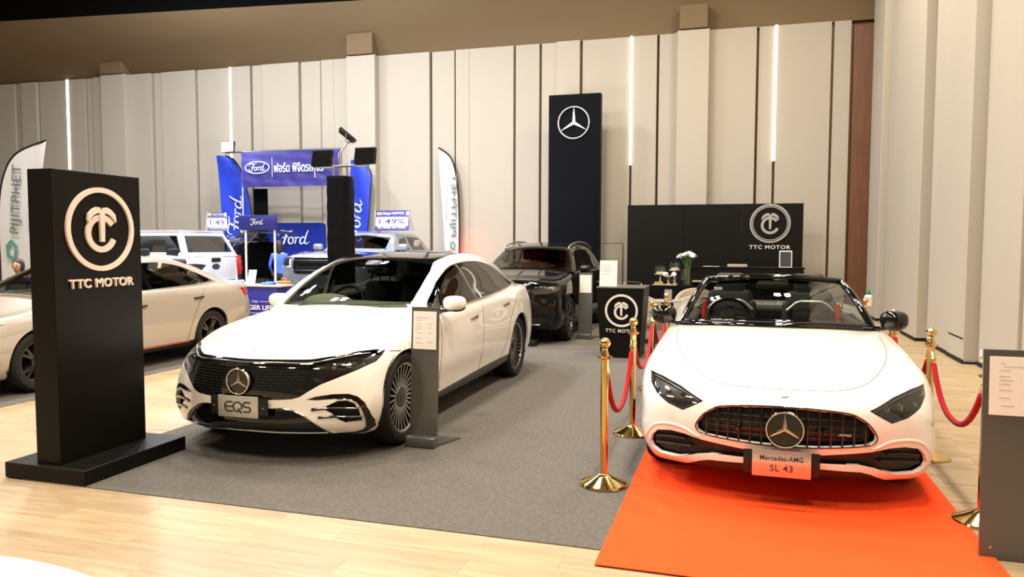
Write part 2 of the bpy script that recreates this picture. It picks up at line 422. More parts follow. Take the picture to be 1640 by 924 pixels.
def star(bm, c, r, X, Y, d=.012, ring=.1, mi=0):
    """three-pointed star in a ring"""
    X = Vector(X); Y = Vector(Y); Z = X.cross(Y); c = Vector(c)
    m = Matrix((X, Y, Z)).transposed().to_4x4(); m.translation = c
    lathe(bm, [(r*(1-ring), 0), (r*(1-ring*.7), d), (r*(1-ring*.3), d), (r, 0)], 40, m, mi=mi)
    ctr = bm.verts.new(c + Z*d*1.3); tips = []; ins = []
    for k in range(3):
        a = pi/2 + 2*pi*k/3; tips.append(bm.verts.new(c + (X*cos(a)+Y*sin(a))*r*(1-ring*.6) + Z*d*.3))
        a += pi/3; ins.append(bm.verts.new(c + (X*cos(a)+Y*sin(a))*r*.12))
    for k in range(3):
        for q in ((ctr, tips[k], ins[k]), (ctr, ins[k-1], tips[k])):
            f = bm.faces.new(q); f.material_index = mi
TYRE = {}
def wheel(parent, x, y, R, W, rimr, side, n=20, style='multi', name='wheel', rimmat=None, spokemat=None, capm=None):
    """side: +1 outer face looks to +y"""
    key_ = (R, W, rimr, side, n, style, str(rimmat), str(spokemat))
    def place(o): o.location = (x, y, R); return o
    if key_ in TYRE:
        src = TYRE[key_]; w = src.copy(); COL.objects.link(w); w.parent = parent; place(w)
        for ch in src.children:
            c = ch.copy(); COL.objects.link(c); c.parent = w
        return w
    m = Matrix.Rotation(-pi/2*side, 4, 'X')      # lathe z -> +-y (outer)
    h = W/2; bm = NB()
    lathe(bm, [(rimr-.004, -h*.8), (rimr+.02, -h*.92), (R-.03, -h), (R-.008, -h*.82), (R, -h*.6), (R, h*.6), (R-.008, h*.82), (R-.03, h), (rimr+.035, h*.99), (rimr+.012, h*.9), (rimr-.004, h*.8)], 48, m)
    for s_ in (-.35, 0, .35): pass
    t = obj(name, bm, RUBBER, parent, 40); place(t)
    bm = NB()
    lathe(bm, [(rimr-.012, -h*.8), (rimr-.03, 0), (rimr-.022, h*.6), (rimr-.012, h*.80)], 48, m, mi=3)
    lathe(bm, [(rimr-.012, h*.80), (rimr-.002, h*.86), (rimr+.008, h*.86), (rimr+.006, h*.78)], 48, m)
    lathe(bm, [(0, h*.15), (rimr-.05, h*.05)], 32, m, mi=1); lathe(bm, [(.02, h*.22), (.15, h*.22), (.15, h*.1)], 32, m, mi=2)
    obj('rim', bm, [rimmat or ALLOY, GAP, GAP, DARKALLOY], t, 40)
    bm = NB(); ro = rimr-.012
    for k in range(n):
        a = 2*pi*k/n
        def P(r, ang, z): return m @ Vector((r*cos(ang), r*sin(ang), z))
        if style == 'multi':
            w0, w1, r0 = .011, .0075, .062
            L = [(r0, h*.62), (rimr*.55, h*.66), (ro, h*.78)]
            prev = None
            for (r, z), w in zip(L, (w0, w0*.8, w1)):
                cur = [bm.verts.new(P(hypot(r, w), a-w/r, z)), bm.verts.new(P(hypot(r, w), a+w/r, z)), bm.verts.new(P(hypot(r, w), a+w*1.3/r, z-.045)), bm.verts.new(P(hypot(r, w), a-w*1.3/r, z-.045))]
                if prev:
                    for i in range(4):
                        f = bm.faces.new((prev[i], prev[(i+1) % 4], cur[(i+1) % 4], cur[i])); f.material_index = 0 if i == 0 else 1
                prev = cur
        else:
            for sgn in ((-1, 1) if style == 'twin' else (0,)):
                w0, w1 = (.018, .012) if style == 'twin' else (.04, .022)
                L = [(.06, h*.6, 0), (rimr*.5, h*.72, sgn*.10), (ro, h*.8, sgn*.17)]; prev = None
                for (r, z, da), w in zip(L, (w0, w0, w1)):
                    aa = a+da
                    cur = [bm.verts.new(P(hypot(r, w), aa-w/r, z)), bm.verts.new(P(hypot(r, w), aa+w/r, z)), bm.verts.new(P(hypot(r, w), aa+w*1.3/r, z-.05)), bm.verts.new(P(hypot(r, w), aa-w*1.3/r, z-.05))]
                    if prev:
                        for i in range(4):
                            f = bm.faces.new((prev[i], prev[(i+1) % 4], cur[(i+1) % 4], cur[i])); f.material_index = 0 if i == 0 else 1
                    prev = cur
    bmesh.ops.recalc_face_normals(bm, faces=bm.faces[:])
    o = obj('spokes', bm, [spokemat or ALLOY, DARKALLOY], t, 30); o['kind'] = 'stuff'
    bm = NB(); lathe(bm, [(0, h*.72), (.03, h*.72), (.036, h*.68), (.082, h*.66), (.086, h*.4)], 28, m)
    obj('hub_cap', bm, capm or DARKALLOY, t)
    TYRE[key_] = t; return t
def seat(parent, x, y, z, m, w=.5, name='car_seat', wings=True, sport=False, trim=None):
    """car seat facing -x; z = cushion top"""
    bm = NB()
    box(bm, (x, y, z-.08), (.52, w, .18), (0, radians(6), 0), .06, 3)
    box(bm, (x+.29, y, z+.26), (.13, w*.86, .62), (0, radians(17), 0), .055, 3)
    if sport:
        for s in (-1, 1): box(bm, (x+.25, y+s*w*.42, z+.22), (.16, .09, .48), (0, radians(17), radians(-s*12)), .04, 3)
        box(bm, (x+.385, y, z+.60), (.10, w*.56, .26), (0, radians(14), 0), .045, 3)
    else:
        for s in (-1, 1): cyl(bm, (x+.38, y+s*.06, z+.5), (x+.4, y+s*.06, z+.66), .008, n=8)
        box(bm, (x+.405, y, z+.70), (.09, .27, .19), (0, radians(12), 0), .045, 3)
    return obj(name, bm, m, parent, 50)
def steering(parent, x, y, z, r=.185, tilt=65):
    bm = NB(); m = M4((x, y, z), (0, radians(-tilt), 0))
    lathe(bm, [(r+.014*cos(a), .014*sin(a)) for a in np.linspace(0, 2*pi, 9)], 32, m)
    box(bm, m @ Vector((0, 0, -.01)), (.12, .15, .05), (0, radians(-tilt), 0), .02)
    for s in (-1, 1): cyl(bm, m @ Vector((0, s*.05, 0)), m @ Vector((0, s*r, 0)), .016, n=8)
    cyl(bm, m @ Vector((-.05, 0, 0)), m @ Vector((r*-1, 0, 0)), .016, n=8)
    cyl(bm, (x, y, z), m @ Vector((0, 0, -.25)), .03, n=10)
    return obj('steering_wheel', bm, PLASTIC, parent, 40)
def mirrorpod(parent, x, y, z, s, m, w=.21, hgt=.13, arm=.12, yaw=0, low=None, sq=.72):
    """door mirror; s = side sign; (x,y,z) where the arm meets the body"""
    t = NB(); cx = x+.02; cy = y+s*(arm+w/2)
    vs = sph(t, (cx, cy, z+.05), 1, 20, (.085, w/2, hgt/2))
    for v in vs:
        r = (v.co - Vector((cx, cy, z+.05)))
        r.x *= 1.0 if r.x < 0 else .45
        r.z *= 1.18 if r.z < 0 and False else 1
        k = abs(r.y)/(w/2); r.x *= 1+.15*(1-k)
        for ax_, mx_ in ((1, w/2), (2, hgt/2)):
            q = r[ax_]/mx_; r[ax_] = mx_*(abs(q)**sq)*(1 if q > 0 else -1)
        v.co = Vector((cx, cy, z+.05)) + r
    o = obj('door_mirror', t, m, parent, 60)
    b = NB(); tube(b, spl([(x+.03, y-s*.03, z-.03), (x+.02, y+s*arm*.6, z-.02), (x+.02, y+s*(arm+w*.45), z+.0)], 4), .022, 8)
    sph(b, (cx, cy, z+.018), 1, 14, (.075, w/2*.96, hgt/2*.72))
    obj('mirror_arm', b, low or GLOSSBLK, o, 60)
    return o
def plate_stand(parent, c, w, h, ang, face_mat, holder=(.46, .14)):
    """show plate in a wide black holder; faces -x; ang leans back"""
    bm = NB(); rot = (0, ang, 0)
    box(bm, (c[0]+.014, c[1], c[2]), (.014, holder[0], holder[1]), rot, .006)
    o = obj('plate_holder', bm, PLASTIC, parent)
    bm = NB(); box(bm, c, (.012, w, h), rot, .005); p = obj('show_plate', bm, face_mat, parent)
    return p
def arch(cx, cz, r, n=28, low=-.2, rz=None):
    rz = rz or r
    return [(cx-r, low)] + [(cx - r*cos(pi*i/n), cz + rz*sin(pi*i/n)) for i in range(n+1)] + [(cx+r, low)]
def wheelhouse(parent, bm, cx, cz, r, ymin=.62, depth=.3, lipd=.03, n=28, rz=None):
    """cuts the arch out of both flanks and fits black liners"""
    fs = cut(bm, arch(cx, cz, r, n, rz=rz), 'side', lambda f: abs(f.calc_center_median().y) > ymin)
    bmesh.ops.delete(bm, geom=fs, context='FACES')
def liners(parent, arches, yout, ymat=None):
    for cx, cz, r in arches:
        for s in (-1, 1):
            b = NB(); A = [b.verts.new((cx-(r+.012)*cos(pi*i/20+(0)), s*yout, cz+(r+.012)*sin(pi*i/20))) for i in range(21)]
            A = [b.verts.new((cx-r-.012, s*yout, .24))] + A + [b.verts.new((cx+r+.012, s*yout, .24))]
            B = [b.verts.new((v.co.x, s*(yout-.34), v.co.z)) for v in A]
            for i in range(len(A)-1): b.faces.new((A[i], A[i+1], B[i+1], B[i]))
            b.faces.new(B)
            obj('wheel_arch_liner', b, MATTBLK, parent, 40)
def trim_line(parent, name, tree, pts, view, m, r=.004, signs=(-1, 1), closed=False, off=0.0, mir=True, sub=5, n=6):
    P2 = spl(pts, sub, closed) if sub else pts; runs = []
    if view == 'side': runs = [onsurf(tree, P2, 'side', s, off) for s in signs]
    else:
        P = onsurf(tree, P2, view, -1 if view == 'front' else 1, off)
        if mir and P and abs(P[0].y) < .02 and not closed: runs = [[Vector((p.x, -p.y, p.z)) for p in reversed(P[1:])] + P]
        elif mir and closed and min(abs(p.y) for p in P) < .02: runs = [[Vector((p.x, -p.y, p.z)) for p in reversed(P)] + P]
        else: runs = [P] + ([[Vector((p.x, -p.y, p.z)) for p in P]] if mir else [])
    for P in runs:
        if len(P) > 2: b = NB(); tube(b, P, r, n, closed); obj(name, b, m, parent, 60)
def sidesplit(fs): return [(s, [f for f in fs if f.calc_center_median().y*s > 0]) for s in (-1, 1)]
def carbuild(T, B, G, F, paint, inner=MATTBLK):
    """F: features dict. Returns the surface trees of body and cabin (before cutting)"""
    body = lattice(B, F.get('lvl', 3)); tb = bvh(body)
    yout = F.get('yout', .9)
    for cx, cz, r in F['arches']: wheelhouse(T, body, cx, cz, r, rz=F.get('arch_rz', {}).get(cx))
    if 'open' in F:      # cabin opening in the top of the body
        fs = cut(body, both([(p[1], p[0]) for p in F['open']]) and ([(x, y) for x, y in F['open']] + [(x, -y) for x, y in reversed(F['open'])]), 'top', lambda f: f.normal.z > .3 and f.calc_center_median().z > .6)
        bmesh.ops.delete(body, geom=fs, context='FACES')
    for (name, poly, m, mode, par) in F.get('front', []):
        sym = par.get('sym', True); pls = [both(poly)] if sym else [poly, [(-p[0], p[1]) for p in poly]]
        for pl_ in pls:
            xm = par.get('xmax', .95); fs = cut(body, pl_, 'front', lambda f: f.calc_center_median().x < xm and f.normal.x < par.get('nx', -.03))
            if not fs: print('EMPTY', name); continue
            p = take(body, fs)
            if mode == 'flat':
                add_rim(p, .01); obj(name, p, m, T, 40)
            elif mode == 'recess':
                d = par.get('d', .05); add_rim(p, 0, vec=(-d, 0, 0), mi=0)
                for v in p.verts: v.co.x += d
                obj(name, p, m, T, 40)
            elif mode == 'lamp':
                inn = take(p, p.faces[:], keep=True)
                cen = sum((v.co for v in inn.verts), Vector()) / len(inn.verts)
                for v in inn.verts: v.co += Vector((par.get('d', .05), (cen.y-v.co.y)*.06, (cen.z-v.co.z)*.06))
                add_rim(inn, 0, vec=(-par.get('d', .05), 0, 0)); lo = obj(name, p, m, T, 60)
                obj('lamp_housing', inn, par.get('house', PLASTIC), lo, 60)
                w = max(abs(v.co.y-cen.y) for v in lo.data.vertices)
                for k in par.get('bulbs', (-.35, .2)):
                    q = onsurf(tb, [(cen.y+k*w, cen.z+par.get('bz', 0))], 'front', -1, -.03)
                    if q: b = NB(); lathe(b, [(.0, 0), (.018, -.006), (.026, -.01), (.03, -.022)], 20, M4(q[0], (0, -pi/2, 0))); obj('lamp_projector', b, CHROME, lo)
    # hood
    if 'hood' in F:
        fs = cut(body, F['hood'], F.get('hoodview', 'side'), lambda f: f.calc_center_median().x < F.get('hoodx', 1.7) and (f.normal.z > .25))
        h = take(body, fs); add_rim(h, .01); obj('hood', h, paint, T, 40)
    for (name, poly, m) in F.get('side', []):
        fs = cut(body, poly, 'side', lambda f: abs(f.normal.y) > .2 and abs(f.calc_center_median().y) > .5)
        for s, q in sidesplit(fs):
            if q: p = take(body, q); add_rim(p, .012); obj(name, p, m or paint, T, 40)
    for (name, poly, m) in F.get('rear', []):
        fs = cut(body, both(poly) if name not in ('tail_lamp',) else poly, 'front', lambda f: f.calc_center_median().x > 3 and f.normal.x > .05)
        fs2 = cut(body, [(-p[0], p[1]) for p in poly], 'front', lambda f: f.calc_center_median().x > 3 and f.normal.x > .05) if name == 'tail_lamp' else []
        for q in (fs, fs2):
            q = [f for f in q if f.is_valid]
            if q: p = take(body, q); add_rim(p, .01); obj(name, p, m, T, 40)
    add_rim(body, .025, mi=0); obj('car_body', body, paint, T, 40)
    liners(T, F['arches'], yout)
    tt = None
    if G:
        top = lattice(G, F.get('lvl', 3)); tt = bvh(top)
        fs = [f for f in top.faces if f.normal.z < -.5]; bmesh.ops.delete(top, geom=fs, context='FACES')
        if 'windshield' in F:
            fs = cut(top, both(F['windshield']), 'front', lambda f: f.normal.x < -.15 and f.calc_center_median().x < F.get('wx', 2.6))
            p = take(top, fs); obj('windscreen', p, F.get('ws', SCREENGLASS), T, 60)
        for (name, poly, m) in F.get('windows', []):
            fs = cut(top, poly, 'side', lambda f: abs(f.normal.y) > .25)
            for s, q in sidesplit(fs):
                if q: p = take(top, q); obj(name, p, m, T, 60)
        if 'roof' in F:
            R_ = F['roof']; fs = cut(top, [(x, y) for x, y in R_] + [(x, -y) for x, y in reversed(R_)], 'top', lambda f: f.normal.z > .3)
            if fs: p = take(top, fs); add_rim(p, .012); obj('roof_panel', p, F.get('roofmat', GLOSSBLK), T, 60)
        if 'rearglass' in F:
            R_ = F['rearglass']; fs = cut(top, [(x, y) for x, y in R_] + [(x, -y) for x, y in reversed(R_)], 'top', lambda f: f.normal.z > .05 and f.normal.x > .05)
            if fs: p = take(top, fs); obj('rear_window', p, SIDEGLASS, T, 60)
        add_rim(top, .02); obj('cabin_frame', top, F.get('framemat', paint), T, 40)
    for c in F.get('lines', []):
        name, tree, pts, view, m, r = c[:6]; kw = c[6] if len(c) > 6 else {}
        trim_line(T, name, tt if tree == 't' else tb, pts, view, m, r, **kw)
    # interior
    I = F.get('cabin')
    if I:
        x0, x1, y, z0, z1 = I['tub']; b = NB()
        vs = [b.verts.new(p) for p in ((x0, -y, z1), (x1, -y, z1), (x1, y, z1), (x0, y, z1), (x0+.1, -y, z0), (x1-.1, -y, z0), (x1-.1, y, z0), (x0+.1, y, z0))]
        for q in ((0, 1, 5, 4), (1, 2, 6, 5), (2, 3, 7, 6), (3, 0, 4, 7), (4, 5, 6, 7)): b.faces.new([vs[i] for i in q])
        bmesh.ops.solidify(b, geom=b.faces[:], thickness=.02)
        obj('cabin_lining', b, inner, T, 0)
        for (sx, sy, sz, kw) in I.get('seats', []): seat(T, sx, sy, sz, I.get('seatmat', MATTBLK), **kw)
        if 'wheel' in I: steering(T, *I['wheel'])
        if 'dash' in I:
            dx0, dx1, dy, dz = I['dash']; b = NB(); bx(b, dx0, dx1, -dy, dy, dz-.35, dz, .05, seg=3)
            if 'hump' in I:
                hx, hy, hz = I['hump']; sph(b, (hx, hy, dz-.02), 1, 20, (.2, .26, hz))
            obj('dashboard', b, I.get('dashmat', PLASTIC), T, 50)
    return tb, tt
# ------------------------------------------------------------------ the white electric saloon
EQ_BODY = dict(
  xe=[.38, .60, .87, 1.15, 1.5, 2.0, 2.6, 3.2, 3.75, 4.07, 4.45, 4.8, 5.12], xc=[.10, .38, .7, 1.05, 1.45, 2.0, 2.6, 3.2, 3.75, 4.1, 4.5, 4.85, 5.08],
  s=[0, .3, .6, .85, 1], pf=2.6, pz=2.4,
  rails=[[(.40, .77, .72), (.65, .845, .79), (.90, .885, .85), (1.4, .885, .92), (2, .885, .975), (3, .90, 1.01), (3.7, .92, 1.03), (4.1, .915, 1.05), (4.6, .84, 1.06), (5, .70, 1.05), (5.12, .55, 1.03)],
         [(.40, .825, .64), (.87, .945, .70), (1.4, .925, .78), (2.5, .925, .83), (3.5, .94, .86), (4.07, .96, .86), (4.7, .90, .88), (5.12, .66, .88)],
         [(.38, .855, .50), (.87, .957, .50), (1.4, .935, .55), (2.5, .935, .56), (3.5, .945, .57), (4.07, .963, .58), (4.8, .90, .62), (5.16, .68, .65)],
         [(.36, .86, .36), (.87, .947, .34), (1.4, .90, .37), (2.5, .893, .37), (3.5, .91, .37), (4.07, .955, .38), (4.8, .88, .4), (5.16, .68, .42)],
         [(.38, .80, .20), (.87, .90, .20), (1.4, .86, .20), (3.5, .86, .20), (4.07, .90, .22), (4.8, .82, .26), (5.1, .6, .30)]],
  top=[(.10, .755), (.4, .875), (.8, .96), (1.2, 1.02), (1.5, 1.055), (2, 1.08), (3.5, 1.09), (4.3, 1.11), (4.9, 1.10), (5.08, 1.06)],
  front=[(.10, .755), (.03, .66), (0, .53), (.01, .38), (.06, .22)], rear=[(5.08, 1.06), (5.16, .9), (5.21, .65), (5.2, .42), (5.1, .30)])
EQ_TOP = dict(frac=1, xe=[0, .08, .2, .35, .5, .65, .8, .92, 1], xc=[0, .08, .2, .35, .5, .65, .8, .92, 1], s=[0, .35, .7, 1], pf=2.2, pz=2.4,
  rails=[[(2.30, .58, 1.395), (2.7, .625, 1.46), (3.1, .64, 1.475), (3.6, .635, 1.44), (4.1, .615, 1.345), (4.5, .60, 1.235), (4.8, .57, 1.13)],
         [(2.02, .70, 1.25), (2.5, .745, 1.31), (3.1, .755, 1.325), (3.7, .74, 1.29), (4.3, .70, 1.20), (4.82, .63, 1.10)],
         [(1.74, .765, 1.10), (2.3, .82, 1.13), (3.1, .835, 1.15), (3.8, .815, 1.15), (4.4, .76, 1.11), (4.84, .68, 1.06)],
         [(1.47, .775, .93), (2, .865, .96), (3, .885, .99), (3.7, .885, 1.0), (4.2, .86, 1.0), (4.86, .74, 1.0)]],
  top=[(2.18, 1.435), (2.5, 1.49), (2.9, 1.512), (3.3, 1.508), (3.8, 1.46), (4.3, 1.34), (4.85, 1.16)],
  front=[(2.18, 1.435), (1.92, 1.32), (1.66, 1.19), (1.38, 1.0)], rear=[(4.85, 1.16), (4.88, 1.11), (4.9, 1.07), (4.92, 1.0)])
EQ_PANEL = [(0, .753), (.233, .757), (.469, .756), (.576, .770), (.70, .79), (.793, .794), (.845, .784), (.846, .752), (.834, .712), (.765, .671), (.66, .624), (.572, .587), (.507, .545), (.443, .501), (.389, .486), (.292, .480), (0, .475)]
EQ_LAMP = [(.49, .747), (.58, .765), (.70, .784), (.79, .786), (.835, .778), (.838, .752), (.826, .716), (.763, .678), (.659, .633), (.56, .590), (.50, .62)]
EQ_LOW = [(0, .418), (.291, .417), (.34, .413), (.412, .394), (.504, .339), (.587, .265), (.61, .228), (.61, .12), (0, .12)]
EQ_BAND = [(.484, .481), (.544, .501), (.643, .513), (.736, .508), (.79, .484), (.831, .438), (.853, .372), (.862, .291), (.85, .235), (.807, .200), (.763, .196), (.64, .205), (.64, .224), (.72, .222), (.79, .229), (.818, .255), (.825, .307), (.815, .373), (.785, .436), (.731, .470), (.66, .478), (.557, .474)]
EQ_OPEN = [(.60, .425), (.674, .462), (.728, .462), (.775, .436), (.805, .373), (.815, .295), (.725, .298), (.681, .327), (.641, .376), (.60, .405)]
EQ_DLO = [(1.60, .985), (1.64, 1.05), (1.77, 1.127), (2.0, 1.24), (2.24, 1.325), (2.5, 1.385), (2.84, 1.41), (3.2, 1.40), (3.6, 1.35), (3.95, 1.255), (4.28, 1.125)]
EQ_BOT = [(4.28, 1.118), (3.74, 1.085), (3.0, 1.045), (2.37, 1.015), (2.0, 1.0), (1.60, .98)]
def between(top_, bot, x0, x1, lean=0.0):
    """piece of a window band between two (leaning) uprights"""
    t = sorted(top_); b = sorted(bot); X = lambda x, z: x + lean*(z-1.2)
    L = [(x, z) for x, z in t if X(x0, z) < x < X(x1, z)]; Bm = [(x, z) for x, z in b if X(x0, z) < x < X(x1, z)]
    def at(P, x): return float(np.interp(x, [p[0] for p in P], [p[1] for p in P]))
    def ends(P, x):
        z = 1.2
        for _ in range(6): z = at(P, X(x, z))
        return (X(x, z), z)
    return [ends(t, x0)] + L + [ends(t, x1)] + [ends(b, x1)] + Bm[::-1] + [ends(b, x0)]
def eqs():
    T = thing('car', 'white four-door saloon with black roof and dark closed grille, standing on the grey carpet', 'car', (-3.43, 4.565, .006), pi/2+.006)
    dlo = spl(EQ_DLO, 3); D = EQ_DLO; Bt = EQ_BOT; dash = mat('dash_green_grey', (.42, .43, .34), .6)
    F = dict(ws=WSDARK, arches=[(.875, .375, .388), (4.085, .38, .395)], yout=.90,
      open=[(1.72, .3), (1.72, .70), (2.2, .80), (3.6, .80), (4.4, .66), (4.4, .3)],
      front=[('headlamp', EQ_LAMP, LENS, 'lamp', dict(sym=False, d=.06, bulbs=(-.5, -.1, .35), house=mat('lamp_dark', (.03, .03, .03), .25, .3))),
             ('grille_panel', EQ_PANEL, GLOSSBLK, 'flat', {}),
             ('side_intake', EQ_OPEN, MATTBLK, 'recess', dict(sym=False, d=.05)),
             ('intake_surround', EQ_BAND, GLOSSBLK, 'flat', dict(sym=False)),
             ('lower_intake', EQ_LOW, GLOSSBLK, 'recess', dict(d=.03, nx=-.02))],
      hood=[(-.2, .70), (.5, .755), (.66, .772), (.775, .76), (.85, .79), (1.15, .83), (1.5, .90), (1.62, .97), (1.62, 1.3), (-.2, 1.3)],
      side=[('sill', [(1.2, .265), (3.75, .325), (3.75, .05), (1.2, .05)], GLOSSBLK),
            ('front_door', [(1.66, 1.2), (1.60, .8), (1.56, .5), (1.62, .30), (2.72, .30), (2.74, .7), (2.78, 1.2)], None),
            ('rear_door', [(2.78, 1.2), (2.74, .7), (2.72, .305), (3.42, .325), (3.55, .5), (3.66, .72), (3.86, .92), (4.0, 1.2)], None)],
      rear=[('tail_lamp', [(.05, .99), (.62, .99), (.74, .95), (.74, .86), (.5, .93), (.05, .95)], REDLAMP)],
      windshield=[(0, 1.04), (.33, 1.03), (.645, 1.03), (.625, 1.199), (.592, 1.333), (.555, 1.401), (.315, 1.437), (0, 1.449)],
      windows=[('front_window', [(1.605, .985), (1.64, 1.05), (1.77, 1.127), (2.0, 1.24), (2.24, 1.325), (2.5, 1.385), (2.565, 1.39), (2.66, 1.03), (2.37, 1.015), (2.0, 1.0)], SIDEGLASS),
               ('rear_door_window', between(D, Bt, 2.74, 3.62, -.55), SIDEGLASS), ('rear_quarter_window', between(D, Bt, 3.67, 4.25, -.55), SIDEGLASS),
               ('window_pillar', between(D, Bt, 2.62, 2.74, -.25), GLOSSBLK), ('window_pillar', between(D, Bt, 3.62, 3.67, -.55), GLOSSBLK)],
      roof=[(2.0, .58), (2.33, .548), (2.7, .565), (3.2, .57), (3.8, .555), (4.3, .50), (4.66, .42)],
      lines=[('window_trim', 't', dlo + spl(Bt, 4)[1:-1], 'side', SATIN, .007, dict(closed=True, sub=0, off=.001)),
             ('panel_gap', 'b', [(.66, .772), (.775, .76)], 'side', GAP, .003),
             ('panel_gap', 'b', [(2.72, .30), (2.74, .7), (2.775, .99)], 'side', GAP, .0028),
             ('panel_gap', 'b', [(1.62, .95), (1.60, .8), (1.56, .5), (1.62, .30)], 'side', GAP, .0028),
             ('panel_gap', 'b', [(3.42, .325), (3.55, .5), (3.66, .72), (3.86, .92), (3.96, 1.0)], 'side', GAP, .0028),
             ('grille_panel_lip', 'b', [(0, .735), (.233, .738), (.469, .735), (.576, .75), (.70, .77), (.78, .775)], 'front', SATIN, .0045),
             ('chrome_lip', 'b', [(0, .243), (.27, .238), (.434, .234), (.6, .226)], 'front', CHROME, .006),
             ('chrome_lip', 'b', [(.291, .42), (.34, .416), (.412, .397), (.504, .342), (.592, .262), (.64, .226), (.72, .222), (.79, .229), (.818, .255), (.825, .307), (.815, .373), (.785, .436), (.731, .470), (.67, .476)], 'front', CHROME, .005),
             ('chrome_lip', 'b', [(0, .421), (.291, .420)], 'front', CHROME, .004, dict(sub=1)),
             ('quarter_post', 't', [(1.80, .99), (1.87, 1.10), (1.93, 1.20)], 'side', GLOSSBLK, .012),
             ('intake_louvre', 'b', [(.519, .408), (.60, .415), (.70, .408), (.80, .395)], 'front', GLOSSBLK, .011),
             ('intake_louvre', 'b', [(.56, .35), (.65, .352), (.72, .342), (.816, .335)], 'front', GLOSSBLK, .010),
             ('louvre_chrome', 'b', [(.54, .413), (.60, .420), (.70, .413), (.80, .40)], 'front', CHROME, .003, dict(off=.009)),
             ('louvre_chrome', 'b', [(.58, .355), (.65, .357), (.72, .347), (.816, .34)], 'front', CHROME, .003, dict(off=.008)),
             ('sill_chrome', 'b', [(1.25, .262), (2.4, .292), (3.68, .322)], 'side', SATIN, .004),
             ('roof_joint', 't', [(2.92, -.55), (2.90, 0), (2.92, .55)], 'top', GAP, .004, dict(mir=False))],
      cabin=dict(tub=(1.62, 4.4, .79, .3, .985), seatmat=mat('seat_dark', (.018, .017, .016), .6), dash=(1.60, 2.10, .74, 1.035), hump=(1.86, .36, .10), dashmat=dash,
                 wheel=(2.24, .37, .99), seats=[(2.75, .38, .62, {}), (2.75, -.38, .62, {}), (3.62, .36, .64, {}), (3.62, -.36, .64, {})]))
    tb, tt = carbuild(T, EQ_BODY, EQ_TOP, F, WHITE)
    for x in (.865, 4.075):
        for s in (1, -1): wheel(T, x, s*.785, .3725, .265, .272, s, 26, 'multi')
    # small stars strewn over the grille panel
    b = NB()
    for r in range(11):
        for c in range(-22, 23):
            y = c*.022 + (r % 2)*.011; z = .495 + r*.021
            if abs(y) > .47 or z < .485+max(0, abs(y)-.36)*.8 or hypot(y, z-.61) < .10 or z > .72: continue
            q = onsurf(tb, [(y, z)], 'front', -1, .0012)
            if q:
                p = q[0]
                for a in (0,):
                    vs = [b.verts.new(p + Vector((0, .0030*cos(t), .0030*sin(t)))) for t in (0, pi/2, pi, 3*pi/2)]
                    tip = b.verts.new(p + Vector((-.0015, 0, 0)))
                    for i in range(4): b.faces.new((vs[i], vs[(i+1) % 4], tip))
    o = obj('grille_studs', b, mat('stud_metal', (.20, .195, .19), .35, 1), T, 0); o['kind'] = 'stuff'
    b = NB(); lathe(b, [(0, .004), (.086, .004), (.088, 0)], 40, M4((-.012, 0, .607), (0, radians(-90), 0))); o = obj('star_badge', b, GLOSSBLK, T)
    b = NB(); star(b, (-.015, 0, .607), .098, (0, -1, 0), (0, 0, 1), .014, .13); obj('chrome_star', b, CHROME, o, 30)
    b = NB(); lathe(b, [(0, .004), (.022, .004), (.027, 0)], 24, M4((.205, 0, .808), (0, radians(-20), 0))); obj('hood_badge', b, SATIN, T)
    ink = mat('plate_ink', (.03, .03, .03), .5)
    p = plate_stand(T, (-.025, 0, .425), .335, .158, 0, mat('plate_silver', (.60, .58, .55), .35, .6), holder=(.48, .13))
    # spaced rounded lettering on the plate
    b = NB(); O = (-.032, 0, .425); X = (0, -1, 0); Y = (0, 0, 1); w = .011
    def arc(cx, cy, rx, ry, a0, a1, n=14): return [(cx+rx*cos(radians(a0+(a1-a0)*i/n)), cy+ry*sin(radians(a0+(a1-a0)*i/n))) for i in range(n+1)]
    stroke(b, [(-.040, .034)] + arc(-.075, .009, .030, .025, 90, 180, 6) + arc(-.075, -.009, .030, .025, 180, 270, 6) + [(-.040, -.034)], w, .003, O, X, Y)
    stroke(b, [(-.100, 0), (-.045, 0)], w, .003, O, X, Y)
    stroke(b, arc(0, 0, .036, .034, -30, 300, 24), w, .003, O, X, Y); stroke(b, [(.004, -.010), (.034, -.046)], w, .003, O, X, Y)
    stroke(b, [(.108, .034), (.066, .034)] + arc(.066, .017, .017, .017, 90, 270, 8) + [(.090, 0)] + arc(.090, -.017, .017, .017, 90, -90, 8) + [(.048, -.034)], w, .003, O, X, Y)
    obj('plate_lettering', b, ink, p, 0)
    b = NB()
    for s in (-1, 1): lathe(b, [(0, .004), (.006, .002)], 10, M4((-.022, s*.205, .425), (0, -pi/2, 0)))
    obj('plate_screw', b, SATIN, T)
    for s in (1, -1):
        mirrorpod(T, 1.70 if s < 0 else 1.86, s*(.855 if s < 0 else .80), 1.015 if s < 0 else .99, s, WHITE, .22, .135, .04 if s < 0 else 0)
        for (hx, hz) in ((2.48, .86), (3.527, .915)):
            q = onsurf(tb, [(hx, hz)], 'side', s, .003); b = NB()
            box(b, q[0], (.21, .012, .032), (0, radians(-3), 0), .005); obj('door_handle', b, SATIN, T)
    # wipers, room mirror
    b = NB()
    for y0, y1 in ((.52, -.02), (-.1, -.60)):
        q = onsurf(tt, [(y0+(y1-y0)*k/8, 1.045+.012*k/8) for k in range(9)], 'front', -1, .012)
        if len(q) > 2: tube(b, q, .006, 6)
    obj('wiper', b, PLASTIC, T)
